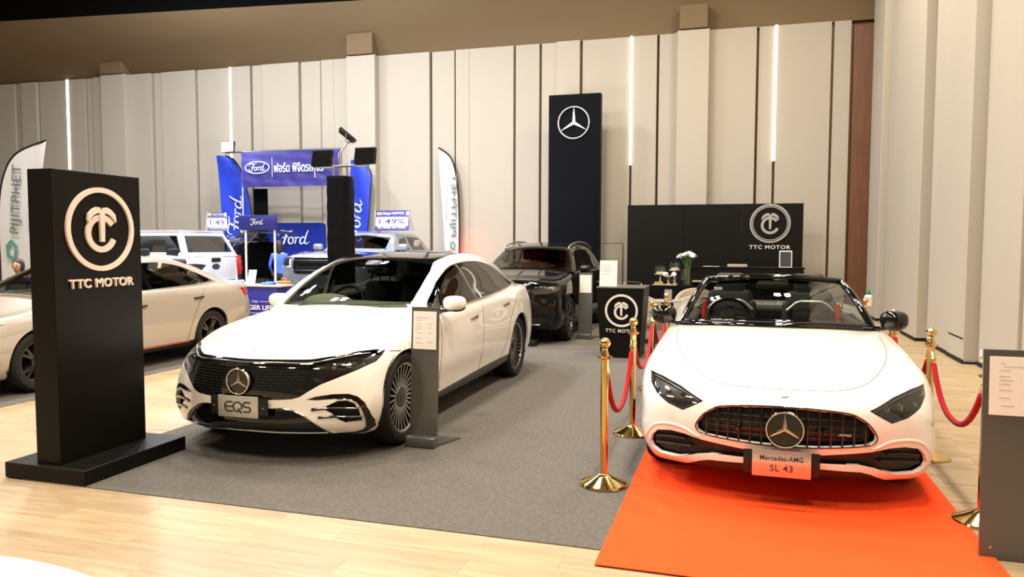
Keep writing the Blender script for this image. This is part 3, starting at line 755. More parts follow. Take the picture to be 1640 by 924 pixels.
    b = NB(); box(b, (2.20, 0, 1.33), (.03, .22, .06), (0, .2, 0), .015); cyl(b, (2.2, 0, 1.35), (2.16, 0, 1.42), .01); box(b, (2.12, 0, 1.40), (.1, .16, .03), (0, -.5, 0), .01); obj('room_mirror', b, PLASTIC, T)
    return T
EQS = eqs()
# ------------------------------------------------------------------ the white roadster
SL_BODY = dict(
  xe=[.35, .62, .92, 1.2, 1.55, 2.0, 2.5, 3.1, 3.62, 4.0, 4.35, 4.64], xc=[.08, .35, .7, 1.05, 1.45, 2.0, 2.5, 3.1, 3.62, 4.0, 4.35, 4.6],
  s=[0, .3, .6, .85, 1], pf=2.6, pz=2.6,
  rails=[[(.36, .78, .655), (.55, .845, .73), (.90, .87, .80), (1.4, .86, .855), (2, .85, .90), (2.7, .86, .92), (3.2, .885, .935), (3.7, .90, .945), (4.1, .85, .94), (4.5, .68, .92), (4.62, .5, .9)],
         [(.34, .85, .56), (.6, .925, .63), (.92, .955, .65), (1.5, .915, .72), (2.5, .90, .76), (3.2, .93, .78), (3.62, .957, .78), (4.1, .91, .78), (4.64, .58, .78)],
         [(.33, .875, .44), (.92, .957, .46), (1.5, .92, .5), (2.5, .91, .52), (3.62, .96, .52), (4.2, .89, .55), (4.68, .6, .6)],
         [(.31, .875, .30), (.92, .945, .3), (1.5, .90, .3), (3.62, .94, .32), (4.66, .6, .38)],
         [(.33, .80, .17), (.92, .88, .16), (1.5, .84, .16), (3.6, .86, .18), (4.6, .55, .26)]],
  top=[(.08, .665), (.35, .765), (.7, .85), (1.1, .91), (1.5, .95), (2, .965), (3.3, .965), (4.0, .96), (4.4, .95), (4.6, .92)],
  front=[(.08, .665), (.0, .57), (-.01, .44), (.03, .30), (.10, .15)], rear=[(4.6, .92), (4.66, .8), (4.70, .6), (4.68, .4), (4.6, .26)])
SL_LAMP = [(.862, .712), (.76, .70), (.632, .668), (.48, .607), (.54, .572), (.61, .532), (.71, .556), (.796, .604), (.85, .655)]
SL_GRILLE = [(0, .617), (.142, .614), (.31, .602), (.40, .583), (.475, .533), (.522, .465), (.518, .428), (.475, .405), (.32, .390), (.16, .380), (0, .376)]
SL_INT = [(0, .335), (.214, .336), (.375, .353), (.50, .365), (.60, .384), (.69, .387), (.78, .370), (.812, .335), (.83, .285), (.815, .25), (.755, .218), (.656, .216), (.596, .235), (.51, .268), (.43, .286), (.21, .286), (0, .286)]
SL_LOW = [(0, .250), (.218, .250), (.44, .240), (.50, .222), (.58, .182), (.66, .160), (.72, .13), (.72, .05), (0, .05)]
def sheet(A, B, bulge=(0, 0, 0), nv=10):
    """curved sheet between two 3D curves"""
    b = NB(); n = len(A); rows = []
    for k in range(nv+1):
        t = k/nv; rows.append([b.verts.new(Vector(A[i])*(1-t)+Vector(B[i])*t+Vector(bulge)*sin(pi*t)) for i in range(n)])
    for k in range(nv):
        for i in range(n-1): b.faces.new((rows[k][i], rows[k][i+1], rows[k+1][i+1], rows[k+1][i]))
    return b, rows
def sl():
    T = thing('sports_car', 'white open-top roadster with upright grille bars, parked on the orange carpet', 'car', (.285, 4.74, .011), pi/2-.004)
    dark = mat('cabin_dark', (.010, .010, .0095), .55, spec=.3); GR = mat('grille_black', (.006, .006, .006), .35)
    F = dict(arches=[(.90, .36, .375), (3.60, .36, .38)], yout=.86,
      open=[(1.80, .3), (1.80, .70), (2.1, .76), (3.2, .76), (3.42, .66), (3.42, .3)],
      front=[('headlamp', SL_LAMP, LENS, 'lamp', dict(sym=False, d=.05, bulbs=(-.35, .1, .5), bz=-.01, house=mat('lamp_grey', (.10, .095, .085), .3, .5))),
             ('grille_opening', SL_GRILLE, GR, 'recess', dict(d=.06, nx=-.02)), ('front_intake', SL_INT, GR, 'recess', dict(d=.05, nx=-.02)),
             ('lower_intake', SL_LOW, GLOSSBLK, 'recess', dict(d=.03, nx=-.02, xmax=.6))],
      hood=[(.15, 0), (.17, .24), (.22, .38), (.333, .50), (.527, .597), (.795, .677), (1.15, .733), (1.62, .75), (1.9, .76), (1.9, -.76), (1.62, -.75), (1.15, -.733), (.795, -.677), (.527, -.597), (.333, -.50), (.22, -.38), (.17, -.24)],
      hoodview='top', hoodx=1.95,
      side=[('sill', [(1.3, .25), (3.2, .25), (3.2, .05), (1.3, .05)], GLOSSBLK), ('car_door', [(1.72, .86), (1.66, .6), (1.70, .3), (2.86, .3), (3.02, .6), (3.02, .87)], None)],
      rear=[('tail_lamp', [(.3, .84), (.62, .86), (.62, .80), (.3, .79)], REDLAMP)],
      lines=[('panel_gap', 'b', [(.15, 0), (.17, .24), (.22, .38), (.333, .50), (.527, .597), (.795, .677), (1.15, .733), (1.58, .75)], 'top', mat('gap_grey', (.12, .105, .085), .8), .0024),
             ('panel_gap', 'b', [(1.72, .86), (1.66, .6), (1.70, .3)], 'side', GAP, .0025), ('panel_gap', 'b', [(2.86, .3), (3.02, .6), (3.02, .88)], 'side', GAP, .0025),
             ('intake_ridge', 'b', [(.862, .30), (.835, .36), (.79, .405), (.71, .425), (.61, .422), (.55, .398), (.50, .378)], 'front', WHITE, .012, dict(off=-.004, n=8)),
             ('grille_frame', 'b', SL_GRILLE, 'front', GLOSSBLK, .004, dict(sub=3)),
             ('lamp_strip', 'b', [(.845, .70), (.76, .688), (.632, .655), (.51, .603), (.56, .577)], 'front', SATIN, .005, dict(off=-.015))],
      cabin=dict(tub=(1.72, 3.45, .74, .25, .86), seatmat=dark, dash=(1.72, 2.15, .70, .93), wheel=(2.27, .37, .93), seats=[]))
    tb, _ = carbuild(T, SL_BODY, None, F, WHITE)
    for x in (.90, 3.60):
        for s in (1, -1): wheel(T, x, s*.765, .355, .265, .262, s, 10, 'twin', spokemat=DARKALLOY, rimmat=DARKALLOY)
    # grille: bars behind the frame, a star in the middle
    gtop = lambda y: float(np.interp(abs(y), [p[0] for p in SL_GRILLE[:7]], [p[1] for p in SL_GRILLE[:7]])); gb = sorted(SL_GRILLE[6:]); gbot = lambda y: float(np.interp(abs(y), [p[0] for p in gb], [p[1] for p in gb]))
    for k in range(-7, 8):
        y = k*.066
        if abs(k) == 0: continue
        b = NB(); P = onsurf(tb, [(y, gtop(y)-.004+(gbot(y)+.006-gtop(y))*t/5) for t in range(6)], 'front', -1, -.012)
        if len(P) > 1: tube(b, P, .0062, 8); obj('grille_bar', b, mat('bar_metal', (.085, .08, .075), .18, 1), T, 50)
    for z in (.42, .465, .51, .555):
        b = NB(); P = onsurf(tb, [(y, z) for y in np.linspace(-.46, .46, 24) if gbot(y)+.006 < z < gtop(y)-.006], 'front', -1, -.045)
        tube(b, P, .004, 6); obj('grille_rib', b, PLASTIC, T, 50)
    for y in (-.232, .27):
        b = NB(); lathe(b, [(0, 0), (.014, -.004), (.02, -.012), (.02, -.03)], 16, M4((.0, y, .475), (0, radians(90), 0), (1, 1, -1))); obj('grille_sensor', b, GLOSSBLK, T)
    c = (-.030, 0, .492); b = NB(); lathe(b, [(0, .004), (.098, .004), (.10, 0), (.10, -.03)], 40, M4(c, (0, radians(-90), 0))); o = obj('star_badge', b, GLOSSBLK, T)
    b = NB(); star(b, (c[0]-.005, 0, c[2]), .112, (0, -1, 0), (0, 0, 1), .02, .12); obj('chrome_star', b, CHROME, o, 30)
    b = NB(); lathe(b, [(0, .004), (.026, .004), (.03, 0)], 24, M4((.098, 0, .677), (0, radians(-25), 0))); obj('hood_badge', b, SATIN, T)
    text('side_badge', 'AMG', .03, CHROME, T, (-.005, -.335, .475), (0, -1, 0), (0, 0, 1), .004, width=.075, height=.014, shear=.3)
    p = plate_stand(T, (-.045, .015, .285), .335, .165, 0, mat('plate_satin', (.66, .60, .55), .22, .75), holder=(.435, .145))
    ink = mat('plate_ink', (.03, .03, .03), .5)
    lettering(T, p)
    # intake fins
    for s in (-1, 1):
        for pts in ([(.60, .340), (.70, .338), (.80, .325)], [(.56, .300), (.68, .292), (.80, .280)]):
            b = NB(); q = onsurf(tb, [(s*y, z) for y, z in pts], 'front', -1, -.025); tube(b, q, .009, 6); obj('intake_fin', b, PLASTIC, T, 50)
    # windscreen, frame
    ys = np.linspace(-1, 1, 25)
    A = [(1.45+.33*abs(t)**2.2, .75*t, .955-.045*t*t) for t in ys]; Bc = [(2.27+.13*abs(t)**2.2, .565*t, 1.305-.035*abs(t)**2.5) for t in ys]
    b, rows = sheet(A, Bc, (-.03, 0, .035)); L = [r[0].co.copy() for r in rows]; Rr = [r[-1].co.copy() for r in rows]
    t1 = [v.co.copy() for v in rows[-1]]; bmesh.ops.recalc_face_normals(b, faces=b.faces[:]); obj('windscreen', b, WSDARK, T, 60)
    b = NB(); ring = list(reversed(L)) ; frame = [v for v in L] + t1[1:-1] + list(reversed(Rr))
    tube(b, L + t1[1:-1] + list(reversed(Rr)), [.030]*len(L) + [.027]*(len(t1)-2) + [.030]*len(Rr), 10); obj('windscreen_frame', b, GLOSSBLK, T, 60)
    b = NB(); hh = [(p.x+.03, p.y, p.z-.012) for p in t1[2:-2]]; tube(b, hh, .038, 10); tube(b, [(p[0]+.04, p[1], p[2]-.008) for p in hh], .036, 10); tube(b, [(p[0]+.09, p[1], p[2]-.004) for p in hh], .034, 10); obj('windscreen_header', b, GLOSSBLK, T, 60)
    b = NB(); tube(b, [(p[0]+.01, p[1], p[2]+.0) for p in A], .028, 8); tube(b, [(p[0]+.05, p[1]*.97, p[2]+.02) for p in A], .03, 8); obj('cowl', b, GLOSSBLK, T, 60)
    for y0, y1 in ((.60, .02), (-.05, -.66)):
        b = NB(); tube(b, [(1.47+.3*abs(y/.75)**2.2, y, .985-.045*(y/.75)**2) for y in np.linspace(y0, y1, 8)], .007, 6); obj('wiper', b, PLASTIC, T)
    for s in (1, -1):
        mirrorpod(T, 1.76, s*.76, .95, s, GLOSSBLK, .21, .15, .03)
        b = NB(); bx(b, 1.95, 3.3, s*.70-.05, s*.70+.05, .86, .925, .03, seg=3); obj('door_top', b, mat('cabin_grey', (.035, .034, .03), .5), T, 50)
    # sports seats with silver shoulder trims and red belts
    for y in (.37, -.37):
        st = seat(T, 2.72, y, .58, dark, .5, 'sports_seat', sport=True)
        b = NB(); P = [(2.90, y-.21, .96), (2.89, y-.13, 1.035), (2.885, y-.09, 1.05), (2.885, y+.09, 1.05), (2.89, y+.13, 1.035), (2.90, y+.21, .96)]
        tube(b, P, .015, 8); obj('shoulder_trim', b, mat('trim_silver', (.75, .75, .73), .35, .7), st, 50)
        b = NB(); box(b, (2.885, y, .985), (.006, .06, .014)); obj('seat_badge', b, CHROME, st)
    for s in (1, -1):
        b = NB(); tube(b, [(2.90, s*.60, 1.03), (2.89, s*.61, .94), (2.87, s*.62, .80), (2.84, s*.62, .62)], .026, 8); o = obj('seat_belt', b, mat('belt_red', (.62, .03, .015), .5), T, 50)
        b = NB(); tube(b, [(2.89, s*.575, 1.0), (2.885, s*.58, 1.06), (2.885, s*.64, 1.06), (2.89, s*.65, 1.0)], .011, 8, True); obj('belt_guide', b, CHROME, o, 50)
    b = NB(); bx(b, 3.25, 3.46, -.70, .70, .6, .97, .05, seg=3); obj('rear_bulkhead', b, dark, T, 50)
    b = NB(); bx(b, 1.8, 3.2, -.12, .12, .4, .72, .05, seg=3); obj('centre_console', b, dark, T, 50)
    b = NB(); box(b, (2.24, 0, 1.235), (.10, .27, .07), (0, -.3, 0), .02); box(b, (2.32, 0, 1.17), (.02, .22, .055), (0, .1, 0), .015); obj('room_mirror', b, mat('module_brown', (.06, .05, .035), .6), T, 50)
    b = NB(); box(b, (2.13, .46, 1.205), (.004, .07, .045), (0, radians(60), 0)); obj('windscreen_sticker', b, PAPER, T)
    return T
def lettering(T, p):
    b = text_bm('Mercedes-AMG', .034, .003, .0004, 1.02); me_put(b, (-.052, .015, .318), .245, .03); obj('plate_lettering', b, mat('plate_ink', (.03, .03, .03), .5), p, 0)
    b = text_bm('SL 43', .05, .003, .0004, 1.05); me_put(b, (-.052, .015, .258), .13, .04); obj('plate_lettering', b, mat('plate_ink', (.03, .03, .03), .5), p, 0)
def me_put(bm, O, w, h, X=(0, -1, 0), Y=(0, 0, 1)):
    X = Vector(X); Y = Vector(Y); Z = X.cross(Y); xs = [v.co.x for v in bm.verts]; ys = [v.co.y for v in bm.verts]
    cx = (min(xs)+max(xs))/2; cy = (min(ys)+max(ys))/2; kx = w/(max(xs)-min(xs)); ky = h/(max(ys)-min(ys))
    for v in bm.verts: v.co = Vector(O) + X*((v.co.x-cx)*kx) + Y*((v.co.y-cy)*ky) + Z*v.co.z
SLC = sl()
# ------------------------------------------------------------------ the other cars
def generic(L, W, xa, xb, zf, zc, belt, xc, roof, rbase, zbot=.2, yroof=.56, nose=.22, sx=(), crown=.06, tailx=.0, fz=None, tumble=.9):
    """body and cabin lattices.  roof: centre line [(x, z)] from screen top to the back; rbase: x where the cabin meets the body behind"""
    w = W/2; mid = (xc+xb)/2; fz = fz or [zf, zf-.15, zf-.35, zf-.55, zbot]
    B = dict(xe=[nose, (nose+xa)/2+.03, xa, xa+.35, xc, xc+.5, mid+.2, xb-.35, xb, xb+.35, L-.35, L-.1], xc=[.06, .32, .65, xa+.2, xc-.1, xc+.45, mid+.2, xb-.35, xb, xb+.35, L-.3, L-.05],
      s=[0, .3, .6, .85, 1], pf=2.8, pz=2.6,
      rails=[[(nose, w*.86, zf-.05), (xa*.7, w*.92, zf+.01), (xa, w*.93, zf+.05), (xc, w*.93, zc-.07), (xc+.6, w*.935, belt-.01), (xb, w*.95, belt+.02), (L-.35, w*.90, belt+.02), (L-.1, w*.80, belt)],
             [(nose-.02, w*.92, zf-.18), (xa, w*.99, zf-.12), (xc, w*.97, zc-.25), (mid, w*.965, belt-.2), (xb, w*.995, belt-.18), (L-.3, w*.95, belt-.2), (L-.08, w*.84, belt-.2)],
             [(nose-.03, w*.94, zf-.36), (xa, w*1.0, .52), (xc, w*.975, .56), (mid, w*.975, .56), (xb, w*1.0, .56), (L-.25, w*.95, .6), (L-.06, w*.86, .6)],
             [(nose-.02, w*.93, .38), (xa, w*.985, .36), (xc, w*.95, .36), (mid, w*.95, .36), (xb, w*.98, .38), (L-.07, w*.84, .42)],
             [(nose+.02, w*.86, zbot), (xa, w*.94, zbot), (mid, w*.90, zbot), (xb, w*.92, zbot), (L-.12, w*.8, zbot+.06)]],
      top=[(.06, zf), (.32, zf+.05), (xa, zf+.05+crown*.6), (xc-.1, zc), (xc+.45, zc+.02), (xb, belt+.06), (L-.3, belt+.05), (L-.05, belt+.02)],
      front=[(.06, zf), (.0, fz[1]), (-.01, fz[2]), (.0, fz[3]), (.07, zbot)], rear=[(L-.05, belt+.02), (L-.01, belt-.2), (L, .6), (L-.01, .42), (L-.08, zbot+.06)])
    x0, z0 = roof[0]; x1, z1 = roof[-1]; yr = yroof
    def lerp(a, b, t): return a+(b-a)*t
    R = []
    for k, t in enumerate((0, .33, .66, 1)):
        xs0 = lerp(x0+.1, xc+.12, t); xs1 = lerp(x1-.04, rbase, t); K = []
        for u in (0, .15, .35, .6, .85, 1):
            x = xs0+(xs1-xs0)*u; xr = x0+.1+(x1-.04-x0-.1)*u; zr = float(pchip(roof, xr)[0])-.05*(1 if u > 0 else 1.2)
            K.append((x, lerp(yr*(1 if u < .9 else .97), w*tumble*(1 if u < .8 else .97), t**.85), lerp(zr, belt-.05, t)))
        R.append(K)
    G = dict(frac=1, xe=[0, .07, .2, .4, .6, .8, .93, 1], xc=[0, .07, .2, .4, .6, .8, .93, 1], s=[0, .35, .7, 1], pf=2.4, pz=2.6, rails=R, top=roof,
      front=[roof[0], (lerp(x0, xc-.08, .33), lerp(z0, zc-.05, .33)), (lerp(x0, xc-.08, .66), lerp(z0, zc-.05, .66)), (xc-.08, zc-.05)],
      rear=[roof[-1], (lerp(x1, rbase+.05, .33), lerp(z1, belt, .33)), (lerp(x1, rbase+.05, .66), lerp(z1, belt, .66)), (rbase+.05, belt-.05)])
    return B, G
def band(G, x0, x1, belt, top_in=.06, n=6):
    pass

# white fastback saloon behind the totem
def honda():
    T = thing('car', 'pearl white fastback saloon with bronze-red sill line, half hidden by the tall black sign', 'car', (-8.02, 5.28, .006), pi/2)
    roof = [(2.02, 1.36), (2.4, 1.42), (2.8, 1.44), (3.2, 1.41), (3.7, 1.30), (4.25, 1.12)]
    B, G = generic(4.72, 1.80, .90, 3.65, .80, 1.0, .96, 1.20, roof, 4.35, yroof=.54)
    pearl = mat('pearl_paint', (.40, .36, .31), .25, .1, 1)
    F = dict(lvl=2, arches=[(.90, .33, .36), (3.65, .33, .36)], yout=.86, open=[(1.6, .3), (1.6, .66), (2.2, .72), (3.6, .72), (4.0, .6), (4.0, .3)],
      front=[('headlamp', [(.50, .70), (.62, .74), (.74, .77), (.84, .76), (.80, .70), (.66, .66), (.50, .65)], LENS, 'lamp', dict(sym=False, d=.04, bulbs=(-.3, .3))),
             ('grille_opening', [(0, .62), (.45, .64), (.52, .52), (.40, .40), (0, .38)], MATTBLK, 'recess', dict(d=.04)), ('lower_intake', [(0, .32), (.7, .34), (.74, .24), (0, .20)], MATTBLK, 'recess', dict(d=.03))],
      hood=[(-.2, .72), (.5, .79), (.9, .84), (1.3, .94), (1.3, 1.3), (-.2, 1.3)],
      side=[('sill', [(1.2, .27), (3.4, .27), (3.4, .05), (1.2, .05)], PLASTIC), ('front_door', [(1.46, .94), (1.42, .6), (1.50, .28), (2.48, .28), (2.55, .95)], None), ('rear_door', [(2.55, .95), (2.48, .28), (3.16, .28), (3.26, .6), (3.5, .96)], None)],
      rear=[('tail_lamp', [(.45, .93), (.84, .93), (.84, .80), (.6, .83)], REDLAMP)],
      windshield=[(0, 1.0), (.64, .985), (.58, 1.15), (.50, 1.30), (0, 1.345)],
      windows=[('front_window', [(1.62, .97), (1.85, 1.10), (2.15, 1.25), (2.5, 1.335), (2.56, 1.337), (2.56, .99)], SIDEGLASS), ('rear_door_window', [(2.64, 1.0), (2.64, 1.338), (2.9, 1.34), (3.2, 1.305), (3.36, 1.27), (3.46, 1.02)], SIDEGLASS),
               ('rear_quarter_window', [(3.50, 1.02), (3.42, 1.25), (3.7, 1.15), (3.95, 1.05)], SIDEGLASS), ('window_pillar', [(2.56, .99), (2.56, 1.337), (2.64, 1.338), (2.64, 1.0)], GLOSSBLK), ('window_pillar', [(3.46, 1.02), (3.36, 1.27), (3.42, 1.25), (3.50, 1.02)], GLOSSBLK)],
      rearglass=[(3.3, .40), (3.9, .45), (4.2, .45), (4.2, .0)],
      lines=[('panel_gap', 'b', [(1.50, .28), (1.42, .6), (1.46, .94)], 'side', GAP, .003), ('panel_gap', 'b', [(2.48, .28), (2.55, .95)], 'side', GAP, .003, dict(sub=1, signs=(-1,))), ('panel_gap', 'b', [(3.16, .28), (3.26, .6), (3.5, .96)], 'side', GAP, .003),
             ('sill_stripe', 'b', [(1.3, .26), (2.3, .255), (3.2, .26)], 'side', mat('stripe_red', (.45, .08, .03), .4), .008),
             ('window_trim', 't', [(1.66, .985), (2.5, .99), (3.5, 1.01), (3.98, 1.045)], 'side', SATIN, .006)],
      cabin=dict(tub=(1.5, 4.0, .72, .28, .93), dash=(1.5, 1.9, .62, .94), wheel=(2.0, .34, .93), seatmat=mat('seat_dark', (.035, .034, .032), .6), seats=[(2.35, .34, .56, {}), (2.35, -.34, .56, {}), (3.2, .34, .58, {}), (3.2, -.34, .58, {})]))
    tb, tt = carbuild(T, B, G, F, pearl)
    for x in (.90, 3.65):
        for s in (1, -1): wheel(T, x, s*.77, .325, .22, .225, s, 5, 'twin', spokemat=DARKALLOY, rimmat=DARKALLOY)
    for s in (1, -1):
        mirrorpod(T, 1.62, s*.80, .98, s, pearl, .2, .12, .04)
        for hx, hz in ((2.33, .80), (3.36, .845)):
            q = onsurf(tb, [(hx, hz)], 'side', s, .012)
            if q: b = NB(); box(b, q[0], (.19, .022, .026), (0, radians(-3), 0), .008); obj('door_handle', b, DARKALLOY, T)
    b = NB(); box(b, (2.86, -.69, 1.30), (.05, .01, .07), (.3, 0, 0)); obj('window_tag', b, PAPER, T)
    return T
HON = honda()
# black estate-SUV at the back of the booth
def suv_front(name, label, loc, rz, paint, L=4.72, W=1.89, H=1.64, zf=.92, zc=1.06, belt=1.0, wb=(.86, 3.75), tyre=.365, seatm=None, wheelkw={}, lite=False):
    T = thing(name, label, 'car', loc, rz)
    roof = [(2.0, H-.10), (2.4, H-.03), (2.9, H), (3.5, H-.02), (4.1, H-.08), (4.42, H-.20)]
    B, G = generic(L, W, wb[0], wb[1], zf, zc, belt, 1.22, roof, L-.14, yroof=W*.31, zbot=.24, tumble=.9)
    k = H-1.64
    F = dict(lvl=2, arches=[(wb[0], tyre, tyre+.045), (wb[1], tyre, tyre+.045)], yout=W/2*.93, open=[(1.62, .3), (1.62, .66), (2.2, .74), (4.2, .74), (4.2, .3)],
      front=[('headlamp', [(.44, zf-.12), (.60, zf-.07), (.76, zf-.055), (.88, zf-.06), (.88, zf-.13), (.74, zf-.19), (.5, zf-.2)], LENS, 'lamp', dict(sym=False, d=.04, bulbs=(-.3, .3), house=mat('lamp_silver', (.35, .34, .32), .25, .6))),
             ('grille_opening', [(0, zf-.13), (.40, zf-.13), (.48, zf-.25), (.40, zf-.38), (0, zf-.40)], MATTBLK, 'recess', dict(d=.04)), ('lower_intake', [(0, .42), (.40, .43), (.62, .50), (.72, .46), (.70, .30), (0, .28)], MATTBLK, 'recess', dict(d=.03))],
      hood=[(-.2, zf-.06), (.5, zf-.02), (.9, zf+.0), (1.35, zc-.10), (1.35, 1.5), (-.2, 1.5)],
      side=[('sill', [(1.2, .36), (3.4, .36), (3.4, .05), (1.2, .05)], PLASTIC), ('front_door', [(1.5, belt-.05), (1.4, .6), (1.46, .36), (2.5, .36), (2.58, belt-.02)], None), ('rear_door', [(2.58, belt-.02), (2.5, .36), (3.25, .36), (3.36, .7), (3.6, belt)], None)],
      rear=[('tail_lamp', [(.4, belt-.08), (.88, belt-.06), (.88, belt-.2), (.4, belt-.18)], REDLAMP)],
      windshield=[(0, zc+.03), (.69, zc+.01), (.66, 1.2), (.57, H-.17), (0, H-.115)],
      windows=[('front_window', [(1.66, belt+.04), (1.9, 1.22+k*.5), (2.2, H-.22), (2.55, H-.155), (2.55, belt+.05)], SIDEGLASS), ('rear_door_window', [(2.63, belt+.05), (2.63, H-.15), (3.4, H-.165), (3.5, belt+.07)], SIDEGLASS),
               ('rear_quarter_window', [(3.58, belt+.08), (3.48, H-.17), (3.95, H-.21), (4.2, belt+.14)], SIDEGLASS), ('window_pillar', [(2.55, belt+.05), (2.55, H-.155), (2.63, H-.15), (2.63, belt+.05)], GLOSSBLK), ('window_pillar', [(3.5, belt+.07), (3.4, H-.165), (3.48, H-.17), (3.58, belt+.08)], GLOSSBLK)],
      lines=[('panel_gap', 'b', [(1.46, .36), (1.4, .6), (1.5, belt-.05)], 'side', GAP, .003), ('panel_gap', 'b', [(2.5, .36), (2.58, belt-.02)], 'side', GAP, .003, dict(sub=1)),
             ('window_trim', 't', [(1.68, belt+.035), (2.6, belt+.045), (3.5, belt+.06), (4.18, belt+.12)], 'side', SATIN, .007),
             ('window_trim', 't', [(1.68, belt+.06), (1.9, 1.235+k*.5), (2.2, H-.205), (2.55, H-.145), (3.4, H-.15), (3.95, H-.195)], 'side', SATIN, .006)],
      cabin=dict(tub=(1.52, 4.3, .74, .32, belt-.03), dash=(1.55, 1.95, .68, belt+.0), wheel=(2.05, .36, belt+.02), seatmat=seatm or MATTBLK, seats=[(2.5, .36, .68, {}), (2.5, -.36, .68, {}), (3.35, .36, .70, {}), (3.35, -.36, .70, {})]))
    tb, tt = carbuild(T, B, G, F, paint)
    for x in wb:
        for s in (1, -1): wheel(T, x, s*(W/2-.15), tyre, .25, tyre-.12, s, 5, 'twin', **wheelkw)
    return T, tb, tt
def glc():
    blk = mat('black_paint', (.004, .0035, .003), .08, 0, .35, spec=.3)
    T, tb, tt = suv_front('suv', 'shiny black SUV with silver roof rails and red seats, behind the white saloon', (-3.56, 11.27, .006), pi/2, blk, zf=1.0, zc=1.16, belt=1.07, seatm=mat('seat_red', (.42, .035, .02), .55))
    for s in (1, -1):
        q = onsurf(tt, spl([(2.1, 1.46), (2.3, 1.53), (2.9, 1.575), (3.5, 1.56), (3.95, 1.50)], 4), 'side', s, .03)
        b = NB(); P = [(x, s*.60, z) for x, z in spl([(2.08, 1.50), (2.2, 1.56), (2.6, 1.615), (3.1, 1.63), (3.7, 1.60), (4.1, 1.53), (4.2, 1.49)], 4)]
        tube(b, P, .018, 8); obj('roof_rail', b, SATIN, T, 60)
        mirrorpod(T, 1.68, s*.84, 1.11, s, blk, .2, .14, .05)
        for hx in (2.42, 3.3):
            q = onsurf(tb, [(hx, .86)], 'side', s, .012)
            if q: b = NB(); box(b, q[0], (.19, .022, .026), (0, 0, 0), .008); obj('door_handle', b, SATIN, T)
    for z in (.70,):
        b = NB(); P = onsurf(tb, [(y, z+.06) for y in np.linspace(-.42, .42, 12)], 'front', -1, -.01); tube(b, P, .013, 8); obj('grille_bar', b, CHROME, T, 50)
    b = NB(); c = (-.03, 0, .76); lathe(b, [(0, .004), (.085, .004), (.09, -.02)], 32, M4(c, (0, radians(-90), 0))); o = obj('star_badge', b, GLOSSBLK, T)
    b = NB(); star(b, (c[0]-.005, 0, c[2]), .10, (0, -1, 0), (0, 0, 1), .015, .12); obj('chrome_star', b, CHROME, o, 30)
    b = NB(); P = onsurf(tb, [(y, .33) for y in np.linspace(-.6, .6, 12)], 'front', -1, .004); tube(b, P, .014, 8); obj('bumper_chrome', b, CHROME, T, 50)
    b = NB(); bx(b, .6, .9, -.95, -.80, 0.0, .07, .01)
    b.free()
    return T
GLC = glc()
# ------------------------------------------------------------------ pickups and the dark SUV of the neighbouring booth
def script_ford(name, m, parent, O, X, Y, w, d=.01, wt=1.0):
    """flowing four-letter script, unit box 1 x .42"""
    b = NB(); k = w; parts = [
      ([(.02, .27), (.03, .36), (.10, .41), (.20, .40), (.30, .385), (.42, .40), (.46, .43)], [.012, .03, .045, .05, .045, .03, .01]),
      ([(.30, .385), (.26, .30), (.22, .18), (.17, .06), (.10, .00), (.03, .02), (.00, .08), (.03, .12)], [.05, .055, .055, .05, .04, .035, .03, .012]),
      ([(.13, .21), (.20, .235), (.28, .24), (.33, .26)], [.012, .03, .03, .012]),
      ([(.40, .24), (.34, .19), (.335, .10), (.39, .055), (.46, .09), (.48, .17), (.44, .235), (.40, .24), (.47, .22), (.53, .24)], [.03, .045, .05, .035, .035, .045, .035, .025, .018, .012]),
      ([(.53, .24), (.57, .22), (.555, .14), (.53, .055)], [.015, .04, .045, .03]),
      ([(.545, .13), (.59, .21), (.64, .24), (.67, .215)], [.018, .025, .035, .02]),
      ([(.83, .22), (.78, .245), (.71, .19), (.69, .10), (.73, .055), (.80, .09), (.84, .16)], [.02, .035, .045, .045, .035, .03, .02]),
      ([(.96, .43), (.92, .36), (.87, .24), (.84, .12), (.86, .06), (.92, .07), (.98, .12)], [.015, .035, .045, .045, .035, .025, .01])]
    for pts, ws in parts:
        P = spl([(p[0], p[1], ww) for p, ww in zip(pts, ws)], 4)
        stroke(b, [((p[0]-.5)*k, (p[1]-.21)*k) for p in P], [p[2]*k*.62*wt for p in P], d, O, X, Y)
    return obj(name, b, m, parent, 0)
